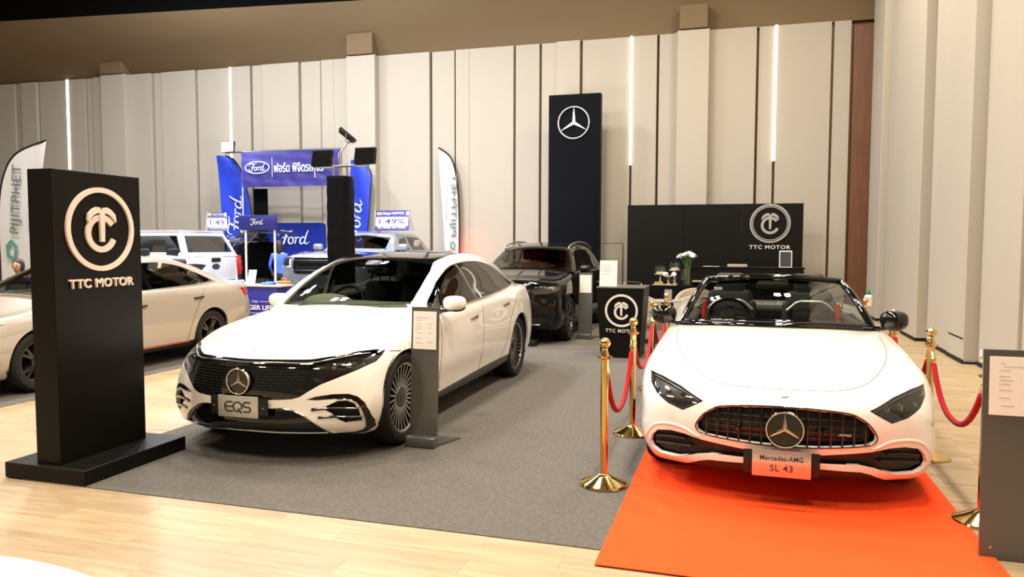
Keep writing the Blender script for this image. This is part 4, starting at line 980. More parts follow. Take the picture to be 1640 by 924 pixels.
def tent_sign(loc, rz, label, wd=.62, ht=.42, txt='1.49%', wht=None):
    T = thing('roof_sign', label, 'sign', loc, rz); NV = mat('sign_navy', (.025, .02, .14), .4); WH = mat('sign_white', (.55, .55, .58), .5)
    b = NB(); box(b, (0, 0, ht/2), (wd, .012, ht), (radians(-10), 0, 0)); p = obj('sign_board', b, NV, T)
    b = NB(); prism(b, [(0, 0), (.30, 0), (0, ht)], .006, (wd/2-.006, 0, 0), (0, 1, 0), (0, 0, 1)); obj('sign_side', b, WH, T)
    b = NB(); prism(b, [(0, 0), (.30, 0), (0, ht)], .006, (-wd/2, 0, 0), (0, 1, 0), (0, 0, 1)); obj('sign_side', b, WH, T)
    r = radians(10); Y = Vector((0, sin(r), cos(r))); O = Vector((0, -.008, ht/2))
    b = NB(); pts = [(sx*(wd*.44)+cos(a)*.03, -.03+sy*.075+sin(a)*.03) for sx, sy, a0 in ((1, 1, 0), (-1, 1, 90), (-1, -1, 180), (1, -1, 270)) for a in [radians(a0+t) for t in (0, 45, 90)]]
    prism(b, pts, .003, O+Y*-0, (1, 0, 0), tuple(Y)); q = obj('rate_panel', b, WH, p)
    text('rate_text', txt, .15, NV, q, O + Y*-.02 + Vector((0, -.006, 0)), (1, 0, 0), Y, .004, .0015, width=wd*.74, height=.125)
    text('sign_title', 'Ranger RAPTOR', .06, WH, p, O + Y*.155 + Vector((.03, -.004, 0)), (1, 0, 0), Y, .003, .001, width=wd*.6)
    b = NB(); prism(b, [(-wd*.45, .13), (-wd*.30, .13), (-wd*.30, .18), (-wd*.45, .18)], .003, O, (1, 0, 0), tuple(Y)); obj('sign_tag', b, mat('tag_lime', (.55, .75, .05), .5), p)
    b = NB(); prism(b, [(wd*.40, .12), (wd*.48, .12), (wd*.48, .2), (wd*.40, .2)], .003, O, (1, 0, 0), tuple(Y)); obj('sign_tag', b, WH, p)
    text('sign_note', '056 990000, 056 990088', .03, WH, p, O + Y*-.165 + Vector((0, -.004, 0)), (1, 0, 0), Y, .003, width=wd*.8)
    return T
def pickup(name, label, loc, rz, paint, zf=1.18, zc=1.30, belt=1.26, H=1.88, canopy=False, nose_in=0.0):
    T = thing(name, label, 'pickup truck', loc, rz); L = 5.3
    roof = [(1.98, H-.08), (2.3, H-.01), (2.8, H), (3.3, H-.03), (3.55, H-.10)]
    B, G = generic(L, 1.98, .95, 4.05, zf, zc, belt, 1.35, roof, 3.72, yroof=.64, zbot=.42, crown=.05, tumble=.90)
    F = dict(lvl=2, arches=[(.95, .42, .47), (4.05, .42, .47)], yout=.92, open=[(1.66, .3), (1.66, .66), (2.2, .78), (3.5, .78), (3.5, .3)],
      front=[('headlamp', [(.68, zf-.04), (.93, zf-.04), (.95, zf-.22), (.72, zf-.24)], LENS, 'lamp', dict(sym=False, d=.04, bulbs=(-.3, .3), house=mat('lamp_grey', (.10, .095, .085), .3, .5))),
             ('grille_opening', [(0, zf-.05), (.60, zf-.05), (.64, zf-.28), (.58, zf-.38), (0, zf-.38)], MATTBLK, 'recess', dict(d=.05)),
             ('front_bumper', [(0, .70), (.72, .70), (.9, .78), (.98, .74), (.98, .40), (0, .40)], PLASTIC, 'flat', {})],
      hood=[(-.2, zf-.05), (.5, zf-.02), (.9, zf+.0), (1.45, zc-.12), (1.45, 1.8), (-.2, 1.8)],
      side=[('front_door', [(1.55, belt-.05), (1.45, .8), (1.55, .5), (2.55, .5), (2.6, belt-.03)], None), ('rear_door', [(2.6, belt-.03), (2.55, .5), (3.35, .5), (3.6, .9), (3.6, belt-.02)], None)],
      windshield=[(0, zc+.04), (.73, zc+.03), (.70, 1.45), (.62, H-.15), (0, H-.095)],
      windows=[('front_window', [(1.80, belt+.05), (2.0, 1.5), (2.18, H-.20), (2.52, H-.135), (2.52, belt+.05)], SIDEGLASS), ('rear_door_window', [(2.62, belt+.05), (2.62, H-.13), (3.25, H-.15), (3.42, belt+.06)], SIDEGLASS)],
      lines=[('panel_gap', 'b', [(1.55, .5), (1.45, .8), (1.55, belt-.05)], 'side', GAP, .004), ('panel_gap', 'b', [(2.55, .5), (2.6, belt-.03)], 'side', GAP, .004, dict(sub=1)), ('panel_gap', 'b', [(3.35, .5), (3.6, .9), (3.6, belt-.02)], 'side', GAP, .004)],
      cabin=dict(tub=(1.6, 3.5, .80, .5, belt-.04), dash=(1.62, 2.0, .74, belt-.02), wheel=(2.1, .38, belt), seats=[(2.5, .38, .86, {}), (2.5, -.38, .86, {}), (3.1, .38, .88, {}), (3.1, -.38, .88, {})]))
    fs = None
    tb, tt = carbuild(T, B, G, F, paint)
    for x in (.95, 4.05):
        for s in (1, -1): wheel(T, x, s*.82, .42, .29, .235, s, 6, 'twin', spokemat=DARKALLOY, rimmat=DARKALLOY)
    for s in (1, -1): mirrorpod(T, 1.72, s*.90, belt+.07, s, paint, .23, .16, .03, sq=.5)
    return T, tb, tt
def raptor():
    gp = mat('grey_blue_paint', (.20, .22, .27), .25, .2, 1)
    T, tb, tt = pickup('pickup_truck', 'grey-blue pickup with bold black grille facing out beside the black cloth column', (-8.0, 13.15, .006), pi/2, gp, zf=1.36, zc=1.45, belt=1.39)
    zf = 1.36
    for z in (zf-.11, zf-.31):
        b = NB(); P = onsurf(tb, [(y, z) for y in np.linspace(-.58, .58, 12)], 'front', -1, .004); tube(b, P, .024, 6); obj('grille_bar', b, PLASTIC, T, 50)
    b = NB()
    for k in range(-9, 10):
        q = onsurf(tb, [(k*.06, zf-.15), (k*.06, zf-.27)], 'front', -1, -.02)
        if len(q) == 2: tube(b, q, .006, 4)
    for z in (zf-.18, zf-.24):
        P = onsurf(tb, [(y, z) for y in np.linspace(-.56, .56, 12)], 'front', -1, -.02); tube(b, P, .006, 4)
    o = obj('grille_mesh', b, PLASTIC, T, 0); o['kind'] = 'stuff'
    for s in (-1, 1):
        q = onsurf(tb, [(s*.80, zf-.24)], 'front', -1, .0); b = NB(); tube(b, onsurf(tb, [(s*.70, zf-.08), (s*.70, zf-.24), (s*.92, zf-.24)], 'front', -1, .004), .014, 6)
        obj('daytime_lamp', b, mat('led_white', (.9, .9, .9), .4, emit=(1, 1, 1), es=1.2), T)
    b = NB(); bx(b, 3.78, 5.2, -.78, .78, 1.34, 1.42, .02); obj('bed_cover', b, MATTBLK, T)
    b = NB(); box(b, (2.98, -.80, 1.58), (.30, .008, .20), (.22, 0, 0)); obj('window_sheet', b, PAPER, T)
    tl = mat('tail_red_lit', (.5, .02, .01), .3, emit=(1, .03, .02), es=4)
    for s in (-1, 1): b = NB(); bx(b, 5.18, 5.24, s*.86-.05, s*.86+.05, .95, 1.22, .01); obj('tail_lamp', b, tl, T)
    return T
RAP = raptor()
tent_sign((-7.42, 15.3, 1.885), 0, 'navy 1.49% finance sign standing on the roof of the grey-blue pickup', .84, .46)
def white_pickup():
    wp = mat('pure_white_paint', (.62, .64, .68), .25, 0, 1); T, tb, tt = pickup('pickup_truck', 'white pickup with a canopy seen from behind, black handle and oval badge on its tailgate', (-16.5, 14.15, .006), 0, wp)
    L = 5.3
    # canopy: white roof and sides, glazed all round
    b = NB(); top = [(3.62, -.72, 1.84), (4.95, -.70, 1.84), (4.95, .70, 1.84), (3.62, .72, 1.84)]; bot = [(3.62, -.88, 1.30), (5.22, -.86, 1.30), (5.22, .86, 1.30), (3.62, .88, 1.30)]
    def rim_(q, w=.10):
        """frame around a quad, leaving the glass open"""
        q = [Vector(p) for p in q]; c = sum(q, Vector())/4; inn = [p + (q[(i+1) % 4]-p).normalized()*w + (q[i-1]-p).normalized()*w for i, p in enumerate(q)]
        n = (q[1]-q[0]).cross(q[3]-q[0]).normalized()*.03
        for i in range(4):
            j = (i+1) % 4; v = [b.verts.new(p) for p in (q[i], q[j], inn[j], inn[i], q[i]-n, q[j]-n, inn[j]-n, inn[i]-n)]
            for f in ((0, 1, 2, 3), (4, 5, 6, 7), (0, 1, 5, 4), (2, 3, 7, 6)): b.faces.new([v[t] for t in f])
        return inn
    G_ = []
    for i, j in ((0, 1), (1, 2), (2, 3)): G_.append(rim_([bot[i], bot[j], top[j], top[i]]))
    bmesh.ops.recalc_face_normals(b, faces=b.faces[:]); obj('canopy_frame', b, wp, T, 0)
    b = NB(); prism(b, [(3.60, -.74), (4.97, -.72), (4.97, .72), (3.60, .74)], .05, (0, 0, 1.82), (1, 0, 0), (0, 1, 0)); bmesh.ops.bevel(b, geom=b.edges[:], offset=.02, segments=2, affect='EDGES'); obj('canopy_roof', b, wp, T)
    for g in G_:
        b = NB(); b.faces.new([b.verts.new(p) for p in g]); obj('canopy_window', b, SIDEGLASS, T, 0)
    b = NB(); box(b, (4.3, -.60, 1.52), (.34, .01, .26)); obj('window_sheet', b, PAPER, T)
    # tailgate details
    b = NB(); box(b, (5.285, 0, 1.03), (.03, 1.42, .52), (0, 0, 0), .03); tg = obj('tailgate', b, wp, T)
    b = NB(); box(b, (5.31, 0, 1.22), (.03, .30, .09), (0, 0, 0), .02); obj('tailgate_handle', b, PLASTIC, tg)
    b = NB(); lathe(b, [(0, .012), (.12, .012), (.13, 0)], 28, M4((5.30, 0, 1.07), (0, pi/2, 0), (.5, 1, 1))); obj('oval_badge', b, mat('badge_black', (.02, .025, .05), .3), tg)
    script_ford('badge_script', SATIN, tg, (5.314, 0, 1.07), (0, 1, 0), (0, 0, 1), .17, .003)
    for s in (-1, 1):
        b = NB(); bx(b, 5.14, 5.27, s*.88-.07, s*.88+.07, .86, 1.24, .02); obj('tail_lamp', b, REDLAMP, T)
    b = NB(); box(b, (5.32, 0, .66), (.14, 1.8, .17), (0, 0, 0), .03); obj('rear_bumper', b, wp, T)
    for s in (-.3, .3): b = NB(); tube(b, [(5.4, s-.03, .62), (5.43, s-.03, .70), (5.43, s+.03, .70), (5.4, s+.03, .62)], .012, 6); obj('tow_hook', b, PLASTIC, T)
    return T
WPK = white_pickup()
tent_sign((-10.95, 13.9, 1.87), radians(48), 'tilted 1.49% finance sign standing on the roof of the white pickup', .40, .40, '1.49')
def dark_suv():
    bl = mat('night_paint', (.012, .014, .022), .15, 0, 1)
    T, tb, tt = suv_front('suv', 'dark SUV with its tailgate raised, behind the white pickup', (-16.45, 16.45, .006), 0, bl, L=4.75, H=1.82, zf=1.02, zc=1.18, belt=1.12)
    b = NB(); P = [(4.55, 1.78), (5.0, 1.92), (5.45, 1.86), (5.47, 1.82), (5.0, 1.86), (4.55, 1.72)]
    prism(b, P, 1.36, (0, .68, 0), (1, 0, 0), (0, 0, 1)); t = obj('tailgate', b, bl, T)
    b = NB(); box(b, (4.735, 0, 1.14), (.03, 1.24, .95), (0, 0, 0), .04); obj('boot_shade_panel', b, GAP, T)  # flat black panel painted as the shade inside the open boot
    for s in (-1, 1): b = NB(); bx(b, 4.66, 4.78, s*.82-.06, s*.82+.06, .9, 1.3, .02); obj('tail_lamp', b, REDLAMP, T)
    for s in (-1, 1): b = NB(); cyl(b, (4.70, s*.60, 1.45), (5.15, s*.60, 1.86), .012); obj('gas_strut', b, SATIN, t)
    return T
DSV = dark_suv()
wsuv = suv_front('car', 'white compact car whose roof shows above the pearl saloon at the far left', (-13.95, 11.3, .006), 0, mat('pure_white_paint', (.62, .64, .68)), L=4.0, W=1.75, H=1.42, zf=.80, zc=.98, belt=.95, wb=(.8, 3.2), tyre=.32)[0]
# ------------------------------------------------------------------ the hall
def wood(name, base=(.375, .28, .168), rnd=True):
    m = bpy.data.materials.new(name); m.use_nodes = True; nt = m.node_tree; b = nt.nodes['Principled BSDF']; b.inputs['Roughness'].default_value = .38
    tc = nt.nodes.new('ShaderNodeTexCoord'); mp = nt.nodes.new('ShaderNodeMapping'); mp.inputs['Scale'].default_value = (1.2, 14, 1)
    oi = nt.nodes.new('ShaderNodeObjectInfo'); ad = nt.nodes.new('ShaderNodeVectorMath'); ad.operation = 'ADD'
    sc = nt.nodes.new('ShaderNodeVectorMath'); sc.operation = 'SCALE'; sc.inputs[0].default_value = (37, 91, 13); nt.links.new(oi.outputs['Random'], sc.inputs['Scale'])
    nt.links.new(tc.outputs['Object'], mp.inputs[0]); nt.links.new(mp.outputs[0], ad.inputs[0]); nt.links.new(sc.outputs[0], ad.inputs[1])
    n = nt.nodes.new('ShaderNodeTexNoise'); n.inputs['Scale'].default_value = 1.6; n.inputs['Detail'].default_value = 6; n.inputs['Distortion'].default_value = .6; nt.links.new(ad.outputs[0], n.inputs[0])
    cr = nt.nodes.new('ShaderNodeValToRGB'); e = cr.color_ramp.elements; e[0].position = .28; e[1].position = .72
    e[0].color = (base[0]*.80, base[1]*.76, base[2]*.70, 1); e[1].color = (base[0]*1.12, base[1]*1.13, base[2]*1.15, 1); nt.links.new(n.outputs[0], cr.inputs[0])
    mr = nt.nodes.new('ShaderNodeMapRange'); mr.inputs[3].default_value = .90; mr.inputs[4].default_value = 1.08; nt.links.new(oi.outputs['Random'], mr.inputs[0])
    v = nt.nodes.new('ShaderNodeVectorMath'); v.operation = 'SCALE'; nt.links.new(cr.outputs[0], v.inputs[0]); nt.links.new(mr.outputs[0], v.inputs['Scale']); nt.links.new(v.outputs[0], b.inputs['Base Color'])
    return m
WOOD = wood('light_oak_planks'); 
bm = NB(); bx(bm, -30, 3.6, -5, 19.4, -.10, -.003); FLOOR = tag(obj('floor', bm, WOOD, None, 0), kind='structure')
PLW, PLL = .19, 1.25
bm = NB(); bx(bm, -PLL/2+.0004, PLL/2-.0004, -PLW/2+.0004, PLW/2-.0004, -.004, 0, .0006, seg=1); pm = bpy.data.meshes.new('plank'); bm.to_mesh(pm); bm.free(); pm.materials.append(WOOD)
rng = random.Random(3); cnt = 0
for j in range(7, 80):
    y = j*PLW; off = rng.random()*PLL
    for i in range(-8, 4):
        x = i*PLL + off
        vis = (y < 3.85 and -.45-(y+.4)*1.25 < x < 1.9+y*.42 and y > 1.9) or (3.7 < y < 8.4 and -7.2 < x < -4.3 and x > -6.9+(0)) or (3.7 < y < 13.5 and 1.1 < x < 2.45)
        if vis and cnt < 298:
            o = bpy.data.objects.new('plank', pm); COL.objects.link(o); o.location = (x, y, 0); o.parent = FLOOR; cnt += 1
print('planks', cnt)
def carpet(name, label, x0, x1, y0, y1, z, m, t=.006):
    b = NB(); bx(b, x0, x1, y0, y1, z, z+t, .002, seg=1); return tag(obj(name, b, m, None, 0), label, 'carpet')
GREYC = mat('grey_carpet', (.128, .118, .106), .95, spec=.1, noise=(38, .16), bump=(600, .5))
carpet('carpet', 'wide grey needle-felt carpet under the white saloon and the black SUV', -4.62, 1.27, 3.82, 18.2, .0, GREYC)
carpet('carpet', 'grey carpet under the pearl saloon at the left', -14, -6.85, 3.6, 18.4, .0, GREYC)
ORANGE = mat('orange_carpet', (.95, .077, .014), .9, spec=.15, noise=(60, .05), bump=(500, .3))
carpet('carpet', 'bright orange carpet running under the white roadster', -.66, 1.29, 3.62, 9.3, .006, ORANGE, .005)

WALLM = mat('wall_fabric', (.39, .355, .30), .85, spec=.15, noise=(.5, .02, (3, 3, .5)), bump=(90, .12)); BROWN = mat('brown_veneer', (.13, .05, .02), .5, noise=(2, .15, (8, 8, .6)))
SOFF = mat('soffit_tan', (.15, .103, .054), .7, spec=.3)
bm = NB(); bx(bm, -30, 3.6, 19.16, 19.3, 0, 7.0); WALL = tag(obj('wall_back', bm, BROWN, None, 0), kind='structure')
SEG = [(-29.5, 's'), (-28.2, 'g'), (-26.9, 's'), (-25.4, 'g'), (-24.1, 's'), (-22.59, 'g'), (-22.32, 's'), (-21.65, 'g'), (-20.45, 'L'), (-19.74, 'g'), (-19.39, 's'), (-17.16, 'g'), (-16.82, 's'), (-15.59, 'g'), (-14.37, 'L'), (-13.67, 'g'), (-13.29, 's'), (-12.06, 'g'), (-11.38, 'g'), (-10.96, 's'), (-9.28, 's'), (-8.03, 'g'), (-7.33, 'g'), (-6.92, 's'), (-5.67, 'g'), (-4.98, 'g'), (-4.54, 's'), (-3.91, 'g'), (-2.64, 'L'), (-1.99, 'g'), (-1.58, 's'), (.34, 'g'), (.75, 'L'), (1.99, 'g'), (2.41, 'g')]
WH = 6.74; LED = mat('led_strip', (1, 1, 1), .5, emit=(1, .97, .92), es=3)
for i in range(len(SEG)-1):
    (a, ka), (c, kc) = SEG[i], SEG[i+1]; ga = .028 if ka in 'gL' else 0; gc = .028 if kc in 'gL' else 0
    d = (.03, .0, .055, .015)[i % 4] + (.03 if ka == 's' else 0)
    b = NB(); bx(b, a+ga, c-gc, 19-d, 19.16, 0, WH, .006, seg=1); obj('wall_panel', b, WALLM, WALL, 0)
    if kc == 'L':
        zb = 3.93 if c < -20 else (3.58 if c > -3 else 3.7)
        b = NB(); bx(b, c-.026, c+.026, 18.93, 18.99, zb, WH); obj('light_strip', b, LED, WALL, 0)
for x0, x1 in ((-18.86, -17.95), (-10.41, -9.55), (-1.50, -.76)):
    b = NB(); bx(b, x0, x1, 18.68, 19.16, 0, WH-.02, .008, seg=1); obj('wall_pilaster', b, WALLM, WALL, 0)
    b = NB(); bx(b, x0+.04, x1-.04, 18.62, 19.2, WH-.01, 7.30, .02, seg=2); obj('pilaster_cap', b, SOFF, WALL, 0)
# soffit above the wall and the dark void over it
bm = NB(); low = [(-30, 19.2), (-20.67, 19.2), (-15, 19.2), (-9.33, 19.2), (-4, 19.2), (3.7, 19.2)]; up = [(-30, 16.0, 8), (-20.67, 16.92, 8), (-15, 17.55, 8), (-9.33, 18.26, 8.02), (-4, 18.6, 8.3), (3.7, 18.7, 8.6)]
A = [bm.verts.new((x, y-.15, WH-.005)) for x, y in low]; Bv = [bm.verts.new(p) for p in up]; Cv = [bm.verts.new((p[0], p[1]+.3, 11)) for p in up]
mid = [bm.verts.new(((a.co+c.co)/2 + Vector((0, .10, -.06)))) for a, c in zip(A, Bv)]
for i in range(len(A)-1):
    bm.faces.new((A[i], A[i+1], mid[i+1], mid[i])); bm.faces.new((mid[i], mid[i+1], Bv[i+1], Bv[i])); f = bm.faces.new((Bv[i], Bv[i+1], Cv[i+1], Cv[i])); f.material_index = 1
tag(obj('ceiling_soffit', bm, [SOFF, GAP], None, 20), kind='structure')
bm = NB(); bx(bm, -30, 6, -6, 19.5, 11, 11.1); tag(obj('ceiling', bm, GAP, None, 0), kind='structure')
bm = NB(); bx(bm, -30.2, -30, -6, 19.3, 0, 11); tag(obj('wall_left', bm, WALLM, None, 0), kind='structure')
# right wall: deep vertical panels, dark skirting, brown recess in the corner
bm = NB(); bx(bm, 3.45, 3.6, -3, 19.3, 0, 9); RW = tag(obj('wall_right', bm, BROWN, None, 0), kind='structure')
RS = [(2, .30, 5.0), (5.03, .26, 8.0), (8.03, .36, 9.76), (9.78, .40, 10.38), (10.40, .37, 11.28), (11.40, .52, 12.22), (12.25, .50, 13.0), (13.02, .47, 13.69), (13.85, .60, 15.04), (15.06, .56, 17.0), (17.25, .66, 18.6)]
for y0, d, y1 in RS:
    b = NB(); bx(b, 3.45-d, 3.5, y0, y1-.005, 0.02, 9, .008, seg=1); obj('wall_panel', b, WALLM, RW, 0)
    b = NB(); bx(b, 3.45-d-.012, 3.5, y0, y1, 0, .055); obj('skirting', b, MATTBLK, RW, 0)
b = NB(); bx(b, 2.925, 2.96, 10.45, 11.2, .30, .32); b.free()
b = NB(); bx(b, 3.45-.52-.006, 3.45-.50, 11.42, 12.15, .33, .345); obj('wall_slot', b, GAP, RW, 0)
b = NB(); bx(b, 3.45-.37-.006, 3.45-.36, 11.12, 11.18, .14, .23); obj('socket_plate', b, PAPER, RW, 0)
b = NB(); bx(b, 2.44, 3.45, 19.0, 19.14, 0, 6.6); obj('wall_panel', b, BROWN, WALL, 0)
b = NB(); bx(b, -3.9, -2.8, 18.93, 18.945, .2, 1.62); obj('service_door', b, WALLM, WALL, 0)
b = NB(); tube(b, [(-3.9, 18.928, .2), (-3.9, 18.928, 1.62), (-2.8, 18.928, 1.62), (-2.8, 18.928, .2)], .008, 4); obj('service_door_gap', b, MATTBLK, WALL, 0)

# ------------------------------------------------------------------ high-bay lamps (four discs each), all above the picture
for cy in (-1.5, 4.0, 9.0, 14.0):
    for cx in (-13.5, -8.5, -3.5, 1.2):
        for dx in (-.28, .28):
            for dy in (-.28, .28): lamp(cx+dx, cy+dy, 9.3, 108 if cx > -5 or cy < 8 else 165, .34, (1, .87, .70) if cx > -5 or cy < 8 else (.97, .97, 1))
# cool floods of the neighbouring booth
lamp(-13.5, 17.5, 4.45, 210, .3, (.80, .88, 1), aim=(-10, 8, .5))
lamp(-7.15, 12.3, 3.15, 115, .35, (.78, .86, 1), aim=(-10.5, 17, 1.2)); lamp(-6.4, 12.3, 3.15, 115, .35, (.78, .86, 1), aim=(-8, 18, 1.5))
lamp(-6.95, 18.45, 1.35, 5, .12, (1, .05, .03), aim=(-6.95, 19, 1.4))  # unseen red light added at the pickup's tail lamp for the wall glow
# ------------------------------------------------------------------ emblem of the booth: ring, palm-like T inside a C
def emblem(parent, O, r, X, Y, m, d=.02, name='emblem', ringw=.13):
    s = r; A = lambda cx, cy, rr, a0, a1, n: [(cx+rr*cos(radians(a0+(a1-a0)*i/n)), cy+rr*sin(radians(a0+(a1-a0)*i/n))) for i in range(n+1)]
    b = NB(); plate2(b, circ(s, 64), circ(s*(1-ringw), 64), d, O, X, Y); e = obj(name+'_ring', b, m, parent, 30)
    b = NB(); stroke(b, A(0, -.10*s, .385*s, 34, 338, 30), .14*s, d, O, X, Y); obj(name+'_curve', b, m, parent, 30)
    O2 = Vector(O) + Vector(X).cross(Vector(Y))*d*.3
    b = NB(); prism(b, [(-.075*s, .42*s), (.075*s, .42*s), (.055*s, -.30*s), (-.055*s, -.30*s)], d*1.3, O2, X, Y); obj(name+'_stem', b, m, parent, 0)
    for q in (-1, 1):
        b = NB(); P = [(q*t[0]*s, t[1]*s) for t in [(0, .40), (.06, .52), (.16, .53), (.28, .47), (.40, .36), (.42, .22), (.40, .16), (.34, .25), (.24, .34), (.12, .39)]]
        prism(b, P, d*1.2, O2, X, Y); obj(name+'_frond', b, m, parent, 0)
CREAM = mat('cream_acrylic', (.74, .62, .54), .45); BLKBOARD = mat('black_laminate', (.0045, .0038, .003), .42, spec=.16)
def totem():
    # stands square to the aisle: the face looks to +x
    T = thing('totem_sign', 'tall black freestanding sign with a cream ring emblem reading TTC MOTOR', 'sign', (-4.44, 4.26, .006))
    b = NB(); bx(b, -.33, .36, -.44, .50, 0, .105, .004, seg=1); obj('base', b, BLKBOARD, T)
    b = NB(); bx(b, -.10, .105, -.39, .37, .105, 2.09, .003, seg=1); obj('panel', b, BLKBOARD, T)
    X = (0, 1, 0); Y = (0, 0, 1)
    emblem(T, (.105, -.005, 1.695), .294, X, Y, CREAM, .016, ringw=.12)
    text('sign_lettering', 'TTC MOTOR', .08, CREAM, T, (.113, -.005, 1.318), X, Y, .016, .002, 1.10, width=.56, height=.064)
    return T
totem()
def counter():
    T = thing('reception_counter', 'small tapered black counter with a ring emblem, beside the gold posts', 'counter', (-1.57, 10.75, .006))
    b = NB(); v = [b.verts.new(p) for p in ((-.27, -.30, 0), (.27, -.30, 0), (.27, .30, 0), (-.27, .30, 0), (-.33, -.34, .98), (.33, -.34, .98), (.33, .34, .98), (-.33, .34, .98))]
    for q in ((3, 2, 1, 0), (0, 1, 5, 4), (1, 2, 6, 5), (2, 3, 7, 6), (3, 0, 4, 7), (4, 5, 6, 7)): b.faces.new([v[i] for i in q])
    obj('counter_body', b, BLKBOARD, T, 0)
    b = NB(); bx(b, -.335, .335, -.345, .345, .98, 1.0, .003, seg=1); obj('counter_top', b, mat('counter_top', (.08, .07, .06), .35), T)
    W_ = mat('emblem_white', (.72, .68, .62), .4); t = .04/.98; Y = Vector((0, -t, 1)).normalized()
    emblem(T, Vector((.02, -.331, .67)), .23, (1, 0, 0), Y, W_, .01)
    text('sign_lettering', 'TTC MOTOR', .06, W_, T, (.02, -.326, .385), (1, 0, 0), Y, .012, .0006, 1.15, width=.44, height=.048)
    return T
counter()
def sheetstand(name, label, cat, loc, w, h, rz=0, tilt=-12, frame=None, back=PAPER, lines=True, depth=.01):
    T = thing(name, label, cat, loc, rz); r = radians(tilt)
    Y = Vector((0, -sin(r), cos(r)))
    b = NB(); box(b, Vector((0, 0, 0))+Y*h/2, (w, depth, h), (r*1, 0, 0), .002, 1); p = obj('panel', b, frame or back, T)
    if frame:
        b = NB(); box(b, Vector((0, -depth*.6, 0))+Y*h/2, (w*.86, depth*.4, h*.88), (r, 0, 0)); obj('printed_sheet', b, back, T)
    if lines:
        for k, (a, q) in enumerate(((.10, .62), (.2, .5), (.3, .66), (.42, .4))):
            b = NB(); box(b, Vector((-w*.1, -depth*.9, 0))+Y*h*(1-a-.08), (w*q, .002, h*.018), (r, 0, 0)); obj('print_line', b, mat('faint_ink', (.52, .49, .47), .7), T)
    b = NB(); bx(b, -w/2, w/2, -.005, .10, 0, .008); obj('foot', b, frame or back, T)
    return T
sheetstand('leaflet_holder', 'clear upright leaflet holder with a white printed sheet on the black counter', 'leaflet holder', (-1.77, 10.6, 1.0), .25, .37, 0, -6)
T = thing('wire_rack', 'thin chrome wire rack lying on the black counter', 'rack', (-1.45, 10.78, 1.0)); b = NB()
tube(b, [(-.12, 0, .0), (-.12, 0, .06), (-.08, 0, .07), (.10, 0, .06), (.13, 0, .045), (.13, 0, 0)], .006, 6); obj('wire', b, CHROME, T)

# ------------------------------------------------------------------ grey metal information stands
STM = mat('stand_grey', (.105, .105, .095), .28, .35, .4)
def info_stand(label, loc, rz=0, w=.255, h=1.11, ledge=True):
    T = thing('information_stand', label, 'stand', loc, rz, None)
    r = radians(-3); b = NB(); box(b, (0, .04, h/2), (w, .012, h), (r, 0, 0), .002, 1); obj('panel', b, STM, T)
    if ledge: b = NB(); bx(b, -w/2-.005, w/2+.005, -.075, .03, .0, .085, .012, seg=3); obj('front_ledge', b, STM, T)
    else: b = NB(); lathe(b, [(0, .003), (.006, .002), (.007, 0)], 12, M4((-w/2+.05, .005, .06), (pi/2, 0, 0))); obj('screw', b, SATIN, T)
    fd = .30 if ledge else .12; b = NB(); v = [b.verts.new(p) for p in ((-w/2, 0, 0), (w/2, 0, 0), (w/2+fd*.3, fd, 0), (-w/2+.02, fd, 0), (-w/2, 0, .02), (w/2, 0, .02), (w/2+fd*.3, fd, .008), (-w/2+.02, fd, .008))]
    for q in ((0, 1, 5, 4), (1, 2, 6, 5), (2, 3, 7, 6), (3, 0, 4, 7), (4, 5, 6, 7), (3, 2, 1, 0)): b.faces.new([v[i] for i in q])
    obj('foot_plate', b, STM, T, 0)
    Y = Vector((0, -sin(r), cos(r))); pw = w*.84; ph = .30; c = Vector((0, .04, h/2)) + Y*(h/2-.035-ph/2) + Vector((0, -.0095, 0))
    b = NB(); box(b, c, (pw, .005, ph), (r, 0, 0), .001, 1); p = obj('printed_sheet', b, PAPER, T)
    rr = random.Random(5); 
    for k, (y, x0, L) in enumerate(((.115, -.07, .02), (.10, -.08, .12), (.08, -.08, .05), (.05, -.08, .05), (.03, -.08, .06), (.01, -.08, .05), (-.02, -.08, .055), (-.06, -.08, .05), (-.10, -.075, .06), (.05, .03, .03), (.02, .03, .03), (-.02, .03, .03), (-.09, .02, .05))):
        b = NB(); box(b, c + Y*y + Vector(((x0+L/2)*w/.235, -.003, 0)), (L, .001, .0045), (r, 0, 0)); o = obj('print_line', b, mat('faint_ink', (.52, .49, .47), .7), p, 0)
    return T
info_stand('grey metal information stand in front of the white saloon\'s front wheel', (-2.365, 5.40, .006), 0, .235, 1.10)
info_stand('grey metal information stand beside the black SUV\'s front wheel', (-2.46, 12.4, .006), 0, .235, 1.11)
info_stand('large grey information stand cut by the right edge, next to a gold post base', (1.395, 4.30, 0), 0, .36, 1.075, False)

# ------------------------------------------------------------------ gold posts and velvet ropes
GOLD = mat('polished_brass', (.78, .56, .22), .10, 1); VELVET = mat('red_velvet', (.36, .004, .010), .85, sheen=.08, spec=.15)
def post(label, x, y):
    T = thing('barrier_post', label, 'barrier post', (x, y, .006 if x < 1.0 else 0), 0, 'gold rope barrier posts')
    b = NB(); lathe(b, [(0, 0), (.155, 0), (.158, .008), (.152, .02), (.11, .038), (.06, .062), (.032, .075), (.027, .08)], 40); obj('base', b, GOLD, T, 40)
    b = NB(); cyl(b, (0, 0, .07), (0, 0, .855), .0255, n=24); obj('pole', b, GOLD, T)
    b = NB(); lathe(b, [(.0255, .84), (.048, .855), (.05, .862), (.03, .868), (.026, .885), (.018, .90), (.02, .91), (.013, .92)], 28); obj('collar', b, GOLD, T, 40)
    b = NB(); sph(b, (0, 0, .951), .037, 24); obj('ball_finial', b, GOLD, T, 60)
    return T
